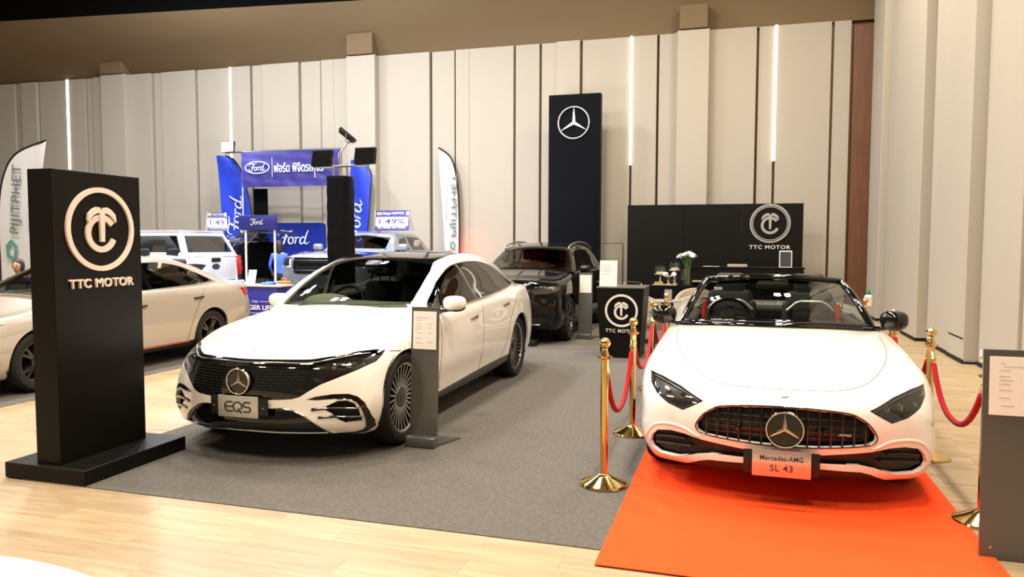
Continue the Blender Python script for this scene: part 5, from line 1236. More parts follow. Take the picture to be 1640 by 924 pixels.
PL = [(-.83, 4.87), (-.83, 6.27), (-.88, 8.25), (-.86, 9.62)]; PR = [(1.38, 4.86), (1.40, 6.27), (1.45, 7.98), (1.44, 9.60)]
nm = ['gold post nearest the viewer, left of the roadster, its base touching the orange carpet', 'gold post right behind the nearest one, in front of the small black counter', 'gold post standing behind the roadster\'s mirror on the counter side', 'farthest gold post on the left, before the beige chair']
for (x, y), l in zip(PL, nm): post(l, x, y)
nm = ['gold post half hidden by the large grey stand at the right edge', 'gold post beside the roadster\'s headlamp nearest the wide panelled wall', 'gold post hidden partly behind the roadster\'s mirror on the wall side', 'farthest gold post on the right, by the brown corner of the wall']
for (x, y), l in zip(PR, nm): post(l, x, y)
def rope(label, a, c, sag, z=.80):
    A = Vector((*a, z)); C_ = Vector((*c, z)); d = (C_-A).normalized(); A = A + d*.045; C_ = C_ - d*.045
    n = 22; P = []
    for i in range(n+1):
        t = i/n; p = A.lerp(C_, t); p.z -= sag*(1-abs(2*t-1)**2.4); P.append(p)
    T = thing('barrier_rope', label, 'rope', (a[0], a[1], 0), 0, 'red velvet barrier ropes'); o_ = Vector((a[0], a[1], 0))
    b = NB(); tube(b, [p-o_ for p in P[1:-1]], .019, 12); obj('velvet_rope', b, VELVET, T, 60)
    for q, w, e in ((P[0], P[1], -1), (P[-1], P[-2], 1)):
        b = NB(); k = (w-q).normalized(); cyl(b, q-o_, q-o_+k*.06, .020, .021, 14); cyl(b, q-o_+Vector((0, 0, .05)), q-o_, .008, n=8); sph(b, q-o_+Vector((0, 0, .055))+d*e*.012, .012, 8); obj('rope_end', b, GOLD, T, 50)
rope('red velvet rope between the two nearest gold posts at the left', PL[0], PL[1], .42)
rope('red velvet rope in front of the black counter, ending behind the roadster\'s mirror', PL[1], PL[2], .36)
rope('short red velvet rope seen below the roadster\'s mirror on the counter side', PL[2], PL[3], .34)
rope('red velvet rope going behind the roadster from the farthest left post', PL[3], PR[3], .42)
rope('red velvet rope running behind the large grey stand at the right', PR[0], PR[1], .36)
rope('red velvet rope between the two middle gold posts at the right', PR[1], PR[2], .40)
rope('red velvet rope at the far right by the brown wall corner', PR[2], PR[3], .36)

# ------------------------------------------------------------------ back of the booth
NAVYBLK = mat('tower_black', (.0018, .0022, .004), .5, spec=.06)
T = thing('tower_sign', 'tall narrow black tower with a silver three-pointed star near its top', 'sign', (-3.88, 18.05, .006))
b = NB(); bx(b, -.64, .64, 0, .22, 0, 5.22, .006, seg=1); obj('panel', b, NAVYBLK, T)
b = NB(); star(b, (-.01, -.012, 4.53), .40, (1, 0, 0), (0, 0, 1), .05, .10); obj('chrome_star', b, mat('star_silver', (.75, .75, .76), .38, .7), T, 30)
T = thing('backdrop_wall', 'wide low black partition with a chrome ring emblem reading TTC MOTOR', 'partition', (-.59, 18.0, .006))
for k in range(3): b = NB(); bx(b, -1.965+k*1.31, -1.965+(k+1)*1.31-.001, 0, .10, 0, 2.52, .003, seg=1); obj('board', b, BLKBOARD, T)
CHR2 = mat('brushed_chrome', (.55, .54, .55), .35, .85)
emblem(T, (1.26, -.002, 2.07), .44, (1, 0, 0), (0, 0, 1), CHR2, .03, ringw=.09)
b = NB(); plate2(b, circ(.385, 48), circ(.365, 48), .02, (1.26, -.002, 2.07), (1, 0, 0), (0, 0, 1)); obj('emblem_ring', b, CHR2, T)
text('sign_lettering', 'TTC MOTOR', .1, mat('lettering_silver', (.7, .66, .62), .35), T, (1.26, -.01, 1.535), (1, 0, 0), (0, 0, 1), .02, .001, 1.15, width=.88, height=.085)
T = thing('reception_desk', 'long black reception desk standing before the low black partition', 'desk', (.16, 16.6, .006))
b = NB(); bx(b, -1.11, 1.12, -.30, .0, 0, 1.10, .004, seg=1); bx(b, -1.13, 1.14, -.32, .05, 1.10, 1.125, .003, seg=1); obj('desk_body', b, BLKBOARD, T)
b = NB(); bx(b, -1.08, -.30, -.40, -.30, .80, .835, .003, seg=1); obj('desk_ledge', b, mat('ledge_beige', (.35, .27, .20), .5), T)
b = NB(); star(b, (1.0, -.303, .92), .085, (1, 0, 0), (0, 0, 1), .01, .1); obj('star_badge', b, CHR2, T, 30)
T = thing('laptop', 'closed silver laptop lying on the black desk', 'laptop', (-.55, 16.45, 1.125)); b = NB(); bx(b, -.17, .17, -.11, .11, .004, .016, .004); obj('laptop_lid', b, SATIN, T); b = NB(); bx(b, -.17, .17, -.11, .11, 0, .004); obj('laptop_base', b, PLASTIC, T)
b = NB(); bx(b, -.20, .20, -.12, .12, 0, .06, .006); o = obj('flat_box', b, mat('box_taupe', (.34, .28, .24), .6)); o.location = (-.02, 16.45, 1.125); tag(o, 'flat taupe box lying on the middle of the black desk', 'box')
sheetstand('sign_frame', 'white-framed small black notice standing at the right end of the desk', 'notice', (.93, 16.38, 1.125), .25, .35, 0, -5, mat('frame_white', (.7, .7, .74), .4), mat('notice_black', (.03, .03, .035), .4), False)

# buffet table with glassware
T = thing('buffet_table', 'black-clothed buffet table carrying cake stands and glassware', 'table', (-1.30, 15.6, 0))
b = NB(); bx(b, -.42, .42, -.25, .25, .73, .77, .006); obj('table_top', b, BLACKCLOTH, T)
b = NB(); n = 60; per = []
for i in range(n):
    t = i/n*4; s_ = int(t); f = t-s_; c = [(-.42, -.25), (.42, -.25), (.42, .25), (-.42, .25)]; p, q = c[s_], c[(s_+1) % 4]; per.append((p[0]+(q[0]-p[0])*f, p[1]+(q[1]-p[1])*f))
A = [b.verts.new((x, y, .765)) for x, y in per]; Bv = [b.verts.new((x*(1.03+.015*sin(i*1.9)), y*(1.05+.03*sin(i*1.9)), .01)) for i, (x, y) in enumerate(per)]
for i in range(n): b.faces.new((A[i], A[(i+1) % n], Bv[(i+1) % n], Bv[i]))
obj('table_skirt', b, BLACKCLOTH, T, 40)
b = NB(); bx(b, -.37, .12, -.24, .02, .772, .785, .004); o = obj('tray', b, mat('tray_gold', (.6, .48, .28), .35, .6)); o.location = (-1.30, 15.6, 0); tag(o, 'gold tray holding the cups on the buffet table', 'tray')
CAKE = mat('cake_cream', (.72, .60, .42), .7); GLW = mat('porcelain', (.75, .70, .62), .3)
def cakestand(x, y, h, label):
    T = thing('cake_stand', label, 'cake stand', (x, y, .785)); b = NB(); lathe(b, [(0, 0), (.07, 0), (.072, .008), (.015, .02), (.012, h-.02), (.03, h-.008), (.12, h), (.125, h+.01), (0, h+.01)], 28); obj('pedestal', b, GLW, T, 40)
    b = NB(); lathe(b, [(.105, h+.012), (.105, h+.15), (.10, h+.165), (.0, h+.17)], 28); sph(b, (0, 0, h+.185), .014, 10); obj('glass_cover', b, CLEARGLASS, T, 40)
    for k in range(5):
        a = k*1.257; b = NB(); lathe(b, [(0, h+.012), (.03, h+.012), (.034, h+.035), (.02, h+.05), (0, h+.052)], 12, Matrix.Translation((.055*cos(a), .055*sin(a), 0))); obj('small_cake', b, CAKE, T, 40)
cakestand(-1.53, 15.62, .20, 'lower cake stand with clear cover at the left of the buffet table')
cakestand(-1.25, 15.72, .28, 'taller cake stand with clear cover behind the white flowers')
def goblet(x, y, h, label, grp=None, m=CLEARGLASS, r=.035, lid=False, z=.785):
    b = NB(); P = [(0, 0), (r*.9, 0), (r*.9, .004), (.006, .012), (.006, h*.42), (r*.7, h*.5), (r, h*.72), (r*.9, h)]
    if lid: P += [(r*.8, h+.02), (r*.4, h+.08), (.008, h+.10), (.014, h+.12), (0, h+.135)]
    lathe(b, P, 24); o = obj('goblet' if not lid else 'glass_jar', b, m, None, 50); o.location = (x, y, z); tag(o, label, 'glass' if not lid else 'jar', grp); return o
for k in range(3): goblet(-1.36+k*.085, 15.46, .15, ('leftmost', 'middle', 'rightmost')[k] + ' of the three clear goblets in front of the cake stands', 'clear goblets on the tray', glass('smoky_glass', (.55, .53, .5), 1.6))
for k in range(3):
    b = NB(); lathe(b, [(0, 0), (.026, 0), (.032, .05), (.030, .052), (.024, .008), (0, .008)], 18); o = obj('cup', b, mat('cup_gold', (.66, .50, .26), .3, .5), None, 50); o.location = (-1.60+k*.055, 15.45, .785)
    tag(o, ('leftmost', 'middle', 'rightmost')[k] + ' of the three small gold cups on the buffet tray', 'cup', 'gold cups on the tray')
goblet(-1.04, 15.42, .22, 'tall lidded clear glass jar before the flower vase', None, CLEARGLASS, .07, True, .77)
T = thing('flower_bowl', 'low bowl of white flowers between the two cake stands', 'flowers', (-1.36, 15.56, .94)); b = NB(); lathe(b, [(.02, -.155), (.05, -.15), (.015, -.13), (.015, -.03), (.08, .0), (.09, .02)], 20); obj('bowl', b, GLW, T, 40)
rr = random.Random(2); PET = mat('petal_white', (.80, .77, .68), .6); GRN = mat('leaf_green', (.06, .14, .03), .6)
for k in range(9):
    b = NB(); a = rr.random()*6.28; q = rr.random()**.5*.10; sph(b, (q*cos(a)*1.3, q*sin(a), .03+rr.random()*.05), .038, 8, (1, 1, .8)); obj('blossom', b, PET, T, 60)
T = thing('flower_vase', 'clear glass vase of white calla lilies at the right of the buffet table', 'vase', (-.98, 15.62, .77))
b = NB(); lathe(b, [(0, 0), (.055, 0), (.055, .01), (.05, .30), (.065, .34)], 24); obj('vase', b, CLEARGLASS, T, 40)
for k in range(13):
    a = k*2.4; q = .02+.012*k; tx, ty, tz = q*cos(a)*1.15, q*sin(a), (.66-.006*k)+rr.random()*.03
    b = NB(); tube(b, spl([(.02*cos(a), .02*sin(a), .02), (.03*cos(a), .03*sin(a), .30), (tx*.8, ty*.8, tz-.06)], 3), .005, 6); obj('stem', b, GRN, T)
    b = NB(); m_ = Matrix.Translation((tx*.8, ty*.8, tz-.07)) @ Vector((tx*1.6, ty*1.6, .22)).to_track_quat('Z', 'Y').to_matrix().to_4x4()
    lathe(b, [(.004, 0), (.014, .03), (.022, .06), (.045, .085), (.052, .083)], 12, m_); obj('lily', b, PET, T, 60)

# beige tub chairs and side table
BEIGE = mat('beige_upholstery', (.30, .245, .19), .8, bump=(200, .2))
def tubchair(label, x, y, rz):
    T = thing('armchair', label, 'chair', (x, y, .006), rz); b = NB(); bx(b, -.30, .30, -.28, .30, .26, .44, .06, seg=3); obj('seat', b, BEIGE, T, 50)
    b = NB(); rows = []; n = 22
    for i in range(n+1):
        a = radians(-25 + 230*i/n); k = max(0, sin(a)); h = .56+.25*k**.7
        c, s_ = cos(a), sin(a); rows.append([b.verts.new((c*r*1.0, s_*r*.95, z)) for r, z in ((.30, .22), (.29, h-.03), (.315, h), (.35, h), (.375, h-.03), (.36, .22))])
    for i in range(n):
        for k in range(6): b.faces.new((rows[i][k], rows[i+1][k], rows[i+1][(k+1) % 6], rows[i][(k+1) % 6]))
    b.faces.new(rows[0]); b.faces.new(rows[-1]); bmesh.ops.recalc_face_normals(b, faces=b.faces[:]); obj('backrest', b, BEIGE, T, 50)
    for sx in (-1, 1):
        for sy in (-1, 1): b = NB(); cyl(b, (sx*.22, sy*.2, .27), (sx*.26, sy*.25, 0), .018, .011, 10); obj('leg', b, PLASTIC, T)
    return T
tubchair('beige armchair beside the small round table, half hidden by the roadster', -.60, 12.2, pi)
tubchair('beige armchair just right of the black counter', -1.42, 12.35, radians(150))
tubchair('beige armchair furthest back, behind the small round table', -.72, 13.6, radians(0))
T = thing('side_table', 'small round grey-topped table between the beige armchairs', 'table', (-1.05, 11.45, .006)); b = NB(); lathe(b, [(0, .735), (.24, .735), (.245, .745), (.24, .755), (0, .755)], 36); obj('table_top', b, mat('stone_grey', (.30, .29, .27), .35), T, 40)
b = NB(); cyl(b, (0, 0, .02), (0, 0, .735), .025, n=16); obj('column', b, SATIN, T); b = NB(); lathe(b, [(0, 0), (.16, 0), (.16, .012), (0, .02)], 28); obj('base', b, SATIN, T)
sheetstand('table_notice', 'small black notice card standing on the round grey table', 'notice', (-1.0, 11.42, .761), .12, .17, 0, -8, mat('notice_black', (.03, .03, .035)), mat('notice_grey', (.25, .24, .24), .5), False)
# black low block by the black SUV
b = NB(); bx(b, -.16, .16, -.13, .13, 0, .085, .006); o = obj('wheel_block', b, MATTBLK); o.location = (-3.17, 11.32, .006); tag(o, 'low black block on the carpet under the black SUV\'s bumper', 'block')
# bottle by the far right post
T = thing('dispenser_bottle', 'white bottle with a green cap standing behind the farthest right gold post', 'bottle', (1.62, 10.6, 0)); b = NB(); lathe(b, [(0, .0), (.13, 0), (.13, .015), (.02, .03), (.018, .80), (.04, .81)], 24); obj('stand', b, SATIN, T, 40)
b = NB(); lathe(b, [(0, .81), (.045, .81), (.047, .82), (.047, .94), (.02, .965)], 20); obj('bottle', b, PAPER, T, 40); b = NB(); lathe(b, [(.028, .955), (.028, 1.0), (.01, 1.005), (.008, 1.03), (0, 1.03)], 16); obj('cap', b, mat('cap_green', (.01, .22, .12), .4), T, 40)
# white round tabletop at the lower left corner, close to the viewer
T = thing('round_table', 'white round tabletop close to the viewer in the lower left corner', 'table', (-1.52, .35, 0)); b = NB(); lathe(b, [(0, .87), (.88, .87), (.905, .88), (.91, .89), (.905, .90), (0, .90)], 72); obj('table_top', b, mat('table_white', (.85, .83, .80), .3), T, 40)
b = NB(); cyl(b, (0, 0, .03), (0, 0, .87), .04, n=20); obj('column', b, SATIN, T); b = NB(); lathe(b, [(0, 0), (.3, 0), (.3, .02), (.04, .05), (0, .05)], 32); obj('base', b, SATIN, T, 40)
# ------------------------------------------------------------------ neighbouring booth
NAVY = mat('banner_navy', (.03, .025, .17), .45, bump=(5, .35)); BLUE = mat('flag_blue', (.015, .045, .50), .5); BW = mat('print_white', (.80, .82, .86), .5)
def wavy(x0, x1, z0, z1, nx=40, nz=14, amp=.012):
    b = NB(); V = [[b.verts.new((x0+(x1-x0)*i/nx, amp*sin(i*.9+k*.7)*(.4+.6*sin(i*.23)**2) + amp*.6*sin(k*1.7+i*.2), z0+(z1-z0)*k/nz)) for i in range(nx+1)] for k in range(nz+1)]
    for k in range(nz):
        for i in range(nx): b.faces.new((V[k][i], V[k][i+1], V[k+1][i+1], V[k+1][i]))
    return b
T = thing('hanging_banner', 'wide navy banner with an oval badge and white Thai lettering, stretched high', 'banner', (-13.14, 17.75, 0))
obj('banner_cloth', wavy(0, 3.04, 3.13, 4.09), NAVY, T, 60)
b = NB(); plate2(b, [(x*.39, y*.17) for x, y in circ(1, 48)], [(x*.365, y*.148) for x, y in circ(1, 48)], .006, (.52, -.035, 3.66), (1, 0, 0), (0, 0, 1)); obj('oval_badge', b, BW, T)
script_ford('badge_script', BW, T, (.52, -.035, 3.66), (1, 0, 0), (0, 0, 1), .52, .006, 1.2)
b = NB(); bx(b, .985, .993, -.04, -.034, 3.38, 3.92); obj('divider_line', b, BW, T)
text('banner_lettering', 'ฟอร์ด พิจิตรเพชร', .3, BW, T, (1.80, -.035, 3.64), (1, 0, 0), (0, 0, 1), .006, .003, width=1.52, height=.25)
for x in (-.02, 3.06): b = NB(); cyl(b, (x, .04, 0), (x, .04, 4.12), .025, n=12); obj('pole', b, SATIN, T)
b = NB(); cyl(b, (-.55, .04, 4.10), (3.06, .04, 4.10), .025, n=12); obj('cross_bar', b, SATIN, T)
b = NB(); bx(b, .02, .44, .2, .28, 0, 3.13); o = obj('drape', b, BLACKCLOTH); o.location = (-13.2, 18.1, 0); tag(o, 'narrow black drape hanging under the left end of the navy banner', 'drape')
def floodlight(label, loc, rz, tilt, lit=False):
    T = thing('floodlight', label, 'floodlight', loc, rz); r = radians(tilt); M = M4((0, 0, .13), (r, 0, 0)); b = NB(); box(b, M @ Vector((0, 0, 0)), (.40, .07, .30), (r, 0, 0), .01); h = obj('lamp_body', b, MATTBLK, T)
    for k in range(9): b = NB(); box(b, M @ Vector((0, .05, -.12+k*.03)), (.38, .035, .006), (r, 0, 0)); obj('cooling_fin', b, MATTBLK, h)
    b = NB(); box(b, M @ Vector((0, -.037, 0)), (.36, .005, .26), (r, 0, 0)); obj('lamp_glass', b, mat('flood_lit', (1, 1, 1), .5, emit=(.85, .92, 1), es=30) if lit else mat('flood_glass', (.25, .27, .3), .1), h)
    b = NB(); tube(b, [(-.215, 0, .13), (-.215, 0, .0), (.215, 0, .0), (.215, 0, .13)], .010, 6); obj('bracket', b, SATIN, T)
    return T
floodlight('bright lit floodlight above the left blue feather flag', (-13.60, 17.79, 4.125), 0, -5, True)
def col_stand():
    T = thing('light_column', 'slim square column wrapped in black cloth, topped by a silver light frame', 'column', (-6.88, 12.1, 0)); b = wavy(-.2, .2, 0, 2.80, 12, 60, .004)
    for (rot, off) in ((pi/2, (0, 0)), (pi, (0, 0)), (-pi/2, (0, 0))):
        pass
    b.free(); b = NB(); n = 40; rows = []
    for k in range(41):
        z = 2.8*k/40; rows.append([b.verts.new((x*(.19+.003*sin(z*23)), y*(.19+.003*sin(z*23)), z)) for x, y in [(cos(a)*min(1.0/max(abs(cos(a)), abs(sin(a)), .01), 1.3), sin(a)*min(1.0/max(abs(cos(a)), abs(sin(a)), .01), 1.3)) for a in [2*pi*(i+.5)/n for i in range(n)]]])
    for k in range(40):
        for i in range(n): b.faces.new((rows[k][i], rows[k][(i+1) % n], rows[k+1][(i+1) % n], rows[k+1][i]))
    b.faces.new(rows[-1]); obj('cloth_wrap', b, BLACKCLOTH, T, 40)
    b = NB(); cyl(b, (0, 0, 2.78), (0, 0, 3.22), .03, n=12); obj('mast', b, SATIN, T)
    b = NB(); cyl(b, (-.52, -.05, 2.97), (.60, -.05, 2.99), .022, n=10); obj('cross_bar', b, SATIN, T)
    for x in (-.14, .14): b = NB(); cyl(b, (x, 0, 2.78), (x, -.02, 3.02), .022, n=10); obj('upright', b, SATIN, T)
    for x in (-.5, .58): b = NB(); cyl(b, (x, -.05, 2.80), (x, -.05, 3.0), .012, n=8); obj('hook', b, SATIN, T)
    b = NB(); cyl(b, (-.02, 0, 3.2), (.22, .05, 3.52), .014, n=8); obj('arm', b, SATIN, T)
    return T
col_stand()
floodlight('black floodlight on the left of the column\'s cross bar', (-7.22, 12.06, 3.0), pi, 12)
floodlight('black floodlight on the right of the column\'s cross bar', (-6.36, 12.06, 3.02), pi, 12)
floodlight('slanting black floodlight highest above the column', (-6.78, 12.2, 3.42), radians(110), -50)
def feather(label, base, H, W, m, mirror=1, textm=None, words=None, word2=None, script=False, lean=0, pole=MATTBLK, tw=.3, rz=0, logo=None):
    """feather flag: straight pole that bends over at the top; the cloth hangs to the side 'mirror'"""
    T = thing('feather_flag', label, 'flag', base, rz)
    P = [(0, 0, .0), (0, 0, H*.3), (.0, 0, H*.55), (mirror*W*.10, 0, H*.78), (mirror*W*.38, 0, H*.93), (mirror*W*.98, 0, H)]
    S_ = spl(P, 8); b = NB(); tube(b, S_, .022, 8); obj('flag_pole', b, pole, T, 50)
    b = NB(); z0 = H*.16; rows = []
    for p in S_:
        if p[2] < z0: continue
        t = (p[2]-z0)/(H-z0); xr = mirror*(W*.62+(W*.36)*t); x0 = p[0]; n = 8
        rows.append([b.verts.new((x0+(xr-x0)*i/n, .014*sin(i*1.3+t*9)*(i/n), p[2]-(.0 if i == 0 else 0))) for i in range(n+1)])
    for k in range(len(rows)-1):
        for i in range(8): b.faces.new((rows[k][i], rows[k][i+1], rows[k+1][i+1], rows[k+1][i]))
    obj('flag_cloth', b, m, T, 60)
    b = NB(); lathe(b, [(0, 0), (.2, 0), (.2, .03), (.02, .06), (0, .06)], 24); obj('base', b, MATTBLK, T)
    return T
WFLAG = mat('flag_white', (.50, .49, .48), .6, bump=(4, .3)); TEXTG = mat('flag_ink', (.10, .14, .13), .6); TEAL = mat('flag_teal', (.06, .22, .17), .6); FAINT = mat('flag_faint', (.45, .42, .42), .6)
T = feather('white feather flag at the far left, dark lettering climbing upwards beside a green diamond', (-15.75, 12.7, 0), 3.80, 1.45, WFLAG, 1)
text('flag_lettering', 'PIJITPHET', .3, TEXTG, T, (.60, -.05, 2.55), (.09, 0, 1), (-1, 0, .09), .006, 0, width=1.50, height=.33)
text('flag_lettering', 'MOTOR CAR', .12, FAINT, T, (.95, -.05, 2.45), (.10, 0, 1), (-1, 0, .06), .006, width=1.1, height=.10)
b = NB(); plate2(b, [(0, .26), (.17, .10), (.10, -.24), (-.14, -.14), (-.16, .12)], [(0, .16), (.10, .06), (.06, -.14), (-.08, -.08), (-.10, .07)], .006, (.40, -.05, 1.42), (1, 0, 0), (0, 0, 1)); obj('flag_diamond', b, TEAL, T, 0)
T = feather('white feather flag near the back wall, seen from behind with its lettering reversed', (-7.12, 18.72, 0), 4.15, .60, WFLAG, -1)
text('flag_lettering', 'PIJITPHET', .2, TEXTG, T, (-.16, -.04, 2.62), (.02, 0, 1), (1, 0, 0), .005, 0, width=1.65, height=.19)
text('flag_lettering', 'MOTOR CAR', .1, FAINT, T, (-.36, -.04, 2.75), (.03, 0, 1), (1, 0, 0), .005, width=.95, height=.07)
b = NB(); plate2(b, [(0, .12), (.08, .05), (.05, -.12), (-.07, -.07), (-.08, .06)], [(0, .08), (.05, .03), (.03, -.07), (-.04, -.04), (-.05, .03)], .005, (-.17, -.04, 1.55), (1, 0, 0), (0, 0, 1)); obj('flag_diamond', b, TEAL, T, 0)
def blueflag(label, base, lean, H, W, top_l):
    T = thing('feather_flag', label, 'flag', base)
    # blade shape: slanting left edge, curved right edge
    b = NB(); L = spl([(lean, H), (lean*.55, H*.72), (lean*.2, H*.42), (0, H*.22)], 8); R_ = spl([(lean+.04, H), (lean+W*.55, H*.985), (lean+W*.93, H*.90), (lean*.5+W, H*.76), (W*1.0, H*.5), (W*.80, H*.22)], 6)
    n = 30; Z = np.linspace(H*.22, H*.995, n); lx = np.interp(Z, [p[1] for p in L[::-1]], [p[0] for p in L[::-1]]); rx = np.interp(Z, sorted(p[1] for p in R_), [p[0] for p in sorted(R_, key=lambda q: q[1])])
    V = [[b.verts.new((lx[k]+(rx[k]-lx[k])*i/8, .02*sin(i*.8+k*.3), Z[k])) for i in range(9)] for k in range(n)]
    for k in range(n-1):
        for i in range(8): b.faces.new((V[k][i], V[k][i+1], V[k+1][i+1], V[k+1][i]))
    obj('flag_cloth', b, BLUE, T, 60); b = NB(); tube(b, [(x, -.005, z) for x, z in zip(rx, Z)] , .014, 6); cyl(b, (rx[0], 0, 0), (rx[0], 0, Z[0]), .014, n=8); obj('flag_pole', b, MATTBLK, T)
    b = NB(); lathe(b, [(0, 0), (.2, 0), (.2, .03), (0, .06)], 24, Matrix.Translation((rx[0], 0, 0))); obj('base', b, MATTBLK, T)
    X = Vector((.10, 0, 1)).normalized(); Y = Vector((-1, 0, .10)).normalized(); script_ford('flag_script', BW, T, (W*.42, -.03, H*.58), X, Y, 1.15, .006, 1.3)
    return T
blueflag('blue feather flag left of the navy banner, white script running upwards', (-14.05, 18.2, .006), -.28, 4.10, .88, 0)
blueflag('blue feather flag behind the black cloth column, white script running upwards', (-10.28, 18.35, 0), .16, 3.88, .66, 0)
# promotion counter
T = thing('promotion_counter', 'blue promotion counter with white posts and a blue header board, partly hidden by the saloon', 'counter', (-8.05, 11.2, .0))
PW = mat('post_white', (.75, .74, .72), .4)
b = NB(); bx(b, -.72, .55, -.18, .22, 0, .855, .006); c = obj('counter_body', b, mat('counter_blue', (.03, .025, .27), .4), T)
b = NB(); bx(b, -.76, .60, -.20, .25, .855, .885, .004); obj('counter_top', b, mat('top_cream', (.62, .56, .48), .4), T)
for x in (-.26, .33): b = NB(); cyl(b, (x, .1, .885), (x, .1, 1.85), .018, n=12); lathe(b, [(.04, .885), (.035, .90), (.018, .93)], 16, Matrix.Translation((x, .1, 0))); obj('header_post', b, PW, T)
b = NB(); bx(b, -.38, .38, .07, .11, 1.83, 2.09, .003); h = obj('header_board', b, mat('header_navy', (.02, .025, .20), .4), T); script_ford('header_script', BW, h, (.0, .064, 1.97), (1, 0, 0), (0, 0, 1), .26, .005, 1.2)
text('counter_lettering', 'LIVE THE', .05, BW, c, (.02, -.184, .60), (1, 0, 0), (0, 0, 1), .003, width=.30, height=.04, spacing=1.3)
text('counter_lettering', 'RANGER LIFE', .09, BW, c, (.10, -.184, .50), (1, 0, 0), (0, 0, 1), .003, .002, width=.72, height=.08)
for x0, x1, z in ((.20, .40, .60), (-.2, .40, .40)): b = NB(); bx(b, x0, x1, -.186, -.18, z, z+.006); obj('counter_line', b, BW, c)
sheetstand('leaflet_holder', 'printed leaflet in a clear stand on the blue promotion counter', 'leaflet holder', (-8.12, 11.16, .885), .16, .26, 0, -15, None, mat('leaflet_blue', (.55, .66, .78), .4))
b = NB(); bx(b, -.09, .12, -.06, .08, 0, .035, .01); bx(b, -.02, .16, -.02, .1, .035, .05, .008); o = obj('brochure_pile', b, mat('brochure_blue', (.10, .22, .62), .4)); o.location = (-7.80, 11.18, .885); tag(o, 'small pile of blue brochures on the promotion counter', 'brochures')
T = thing('tool_case', 'orange tool case on a blue crate behind the promotion counter', 'case', (-8.1, 12.1, 0)); b = NB(); bx(b, -.2, .2, -.2, .2, 0, .82, .01); obj('crate', b, mat('counter_blue', (.03, .025, .27)), T)
b = NB(); bx(b, -.10, .12, -.08, .08, .82, .90, .02, seg=3); obj('case_body', b, mat('case_orange', (.80, .20, .04), .4), T); b = NB(); tube(b, [(-.04, 0, .90), (-.03, 0, .95), (.05, 0, .95), (.06, 0, .90)], .010, 8); obj('case_handle', b, mat('case_orange', (.80, .20, .04)), T)
# popup backdrop
T = thing('popup_display', 'curved blue popup backdrop with large white script, behind the dark SUV', 'backdrop', (-12.0, 18.5, 0))
b = NB(); n = 24; pr = []
for i in range(n+1):
    x = -.95+2.0*i/n; pr.append((x, .10*cos(x*1.2)-.10))
def zt(x): return 2.17 - (max(0, x-.85)/.2)**2*.06
V = [[b.verts.new((x, y, z)) for z in (.2, .8, 1.4, zt(x))] for x, y in pr]
for i in range(n):
    for k in range(3): b.faces.new((V[i][k], V[i+1][k], V[i+1][k+1], V[i][k+1]))
bmesh.ops.solidify(b, geom=b.faces[:], thickness=.03); obj('display_panel', b, mat('popup_blue', (.02, .045, .42), .4), T, 40)
script_ford('display_script', BW, T, (.05, -.10, 1.74), (1, 0, 0), (0, 0, 1), 1.02, .01, 1.25)
for x in (-.8, .8): b = NB(); bx(b, x-.06, x+.06, -.25, .2, 0, .2, .01); obj('display_foot', b, SATIN, T)
# sign board at the far left
T = thing('display_board', 'pale board with a blue top strip seen between the white flag and the black sign', 'board', (-17.6, 15.7, 0)); b = NB(); bx(b, -.8, 1.0, 0, .06, 0, 2.0, .004); obj('board', b, mat('board_grey', (.50, .50, .50), .5), T)
b = NB(); bx(b, -.8, 1.0, -.01, .05, 2.0, 2.35, .004); obj('board_header', b, mat('board_blue', (.05, .14, .24), .5), T); text('board_lettering', 'N OF', .16, mat('plate_ink', (.03, .03, .03)), T, (.20, -.012, 1.83), (1, 0, 0), (0, 0, 1), .004, .002, width=.42, height=.12)

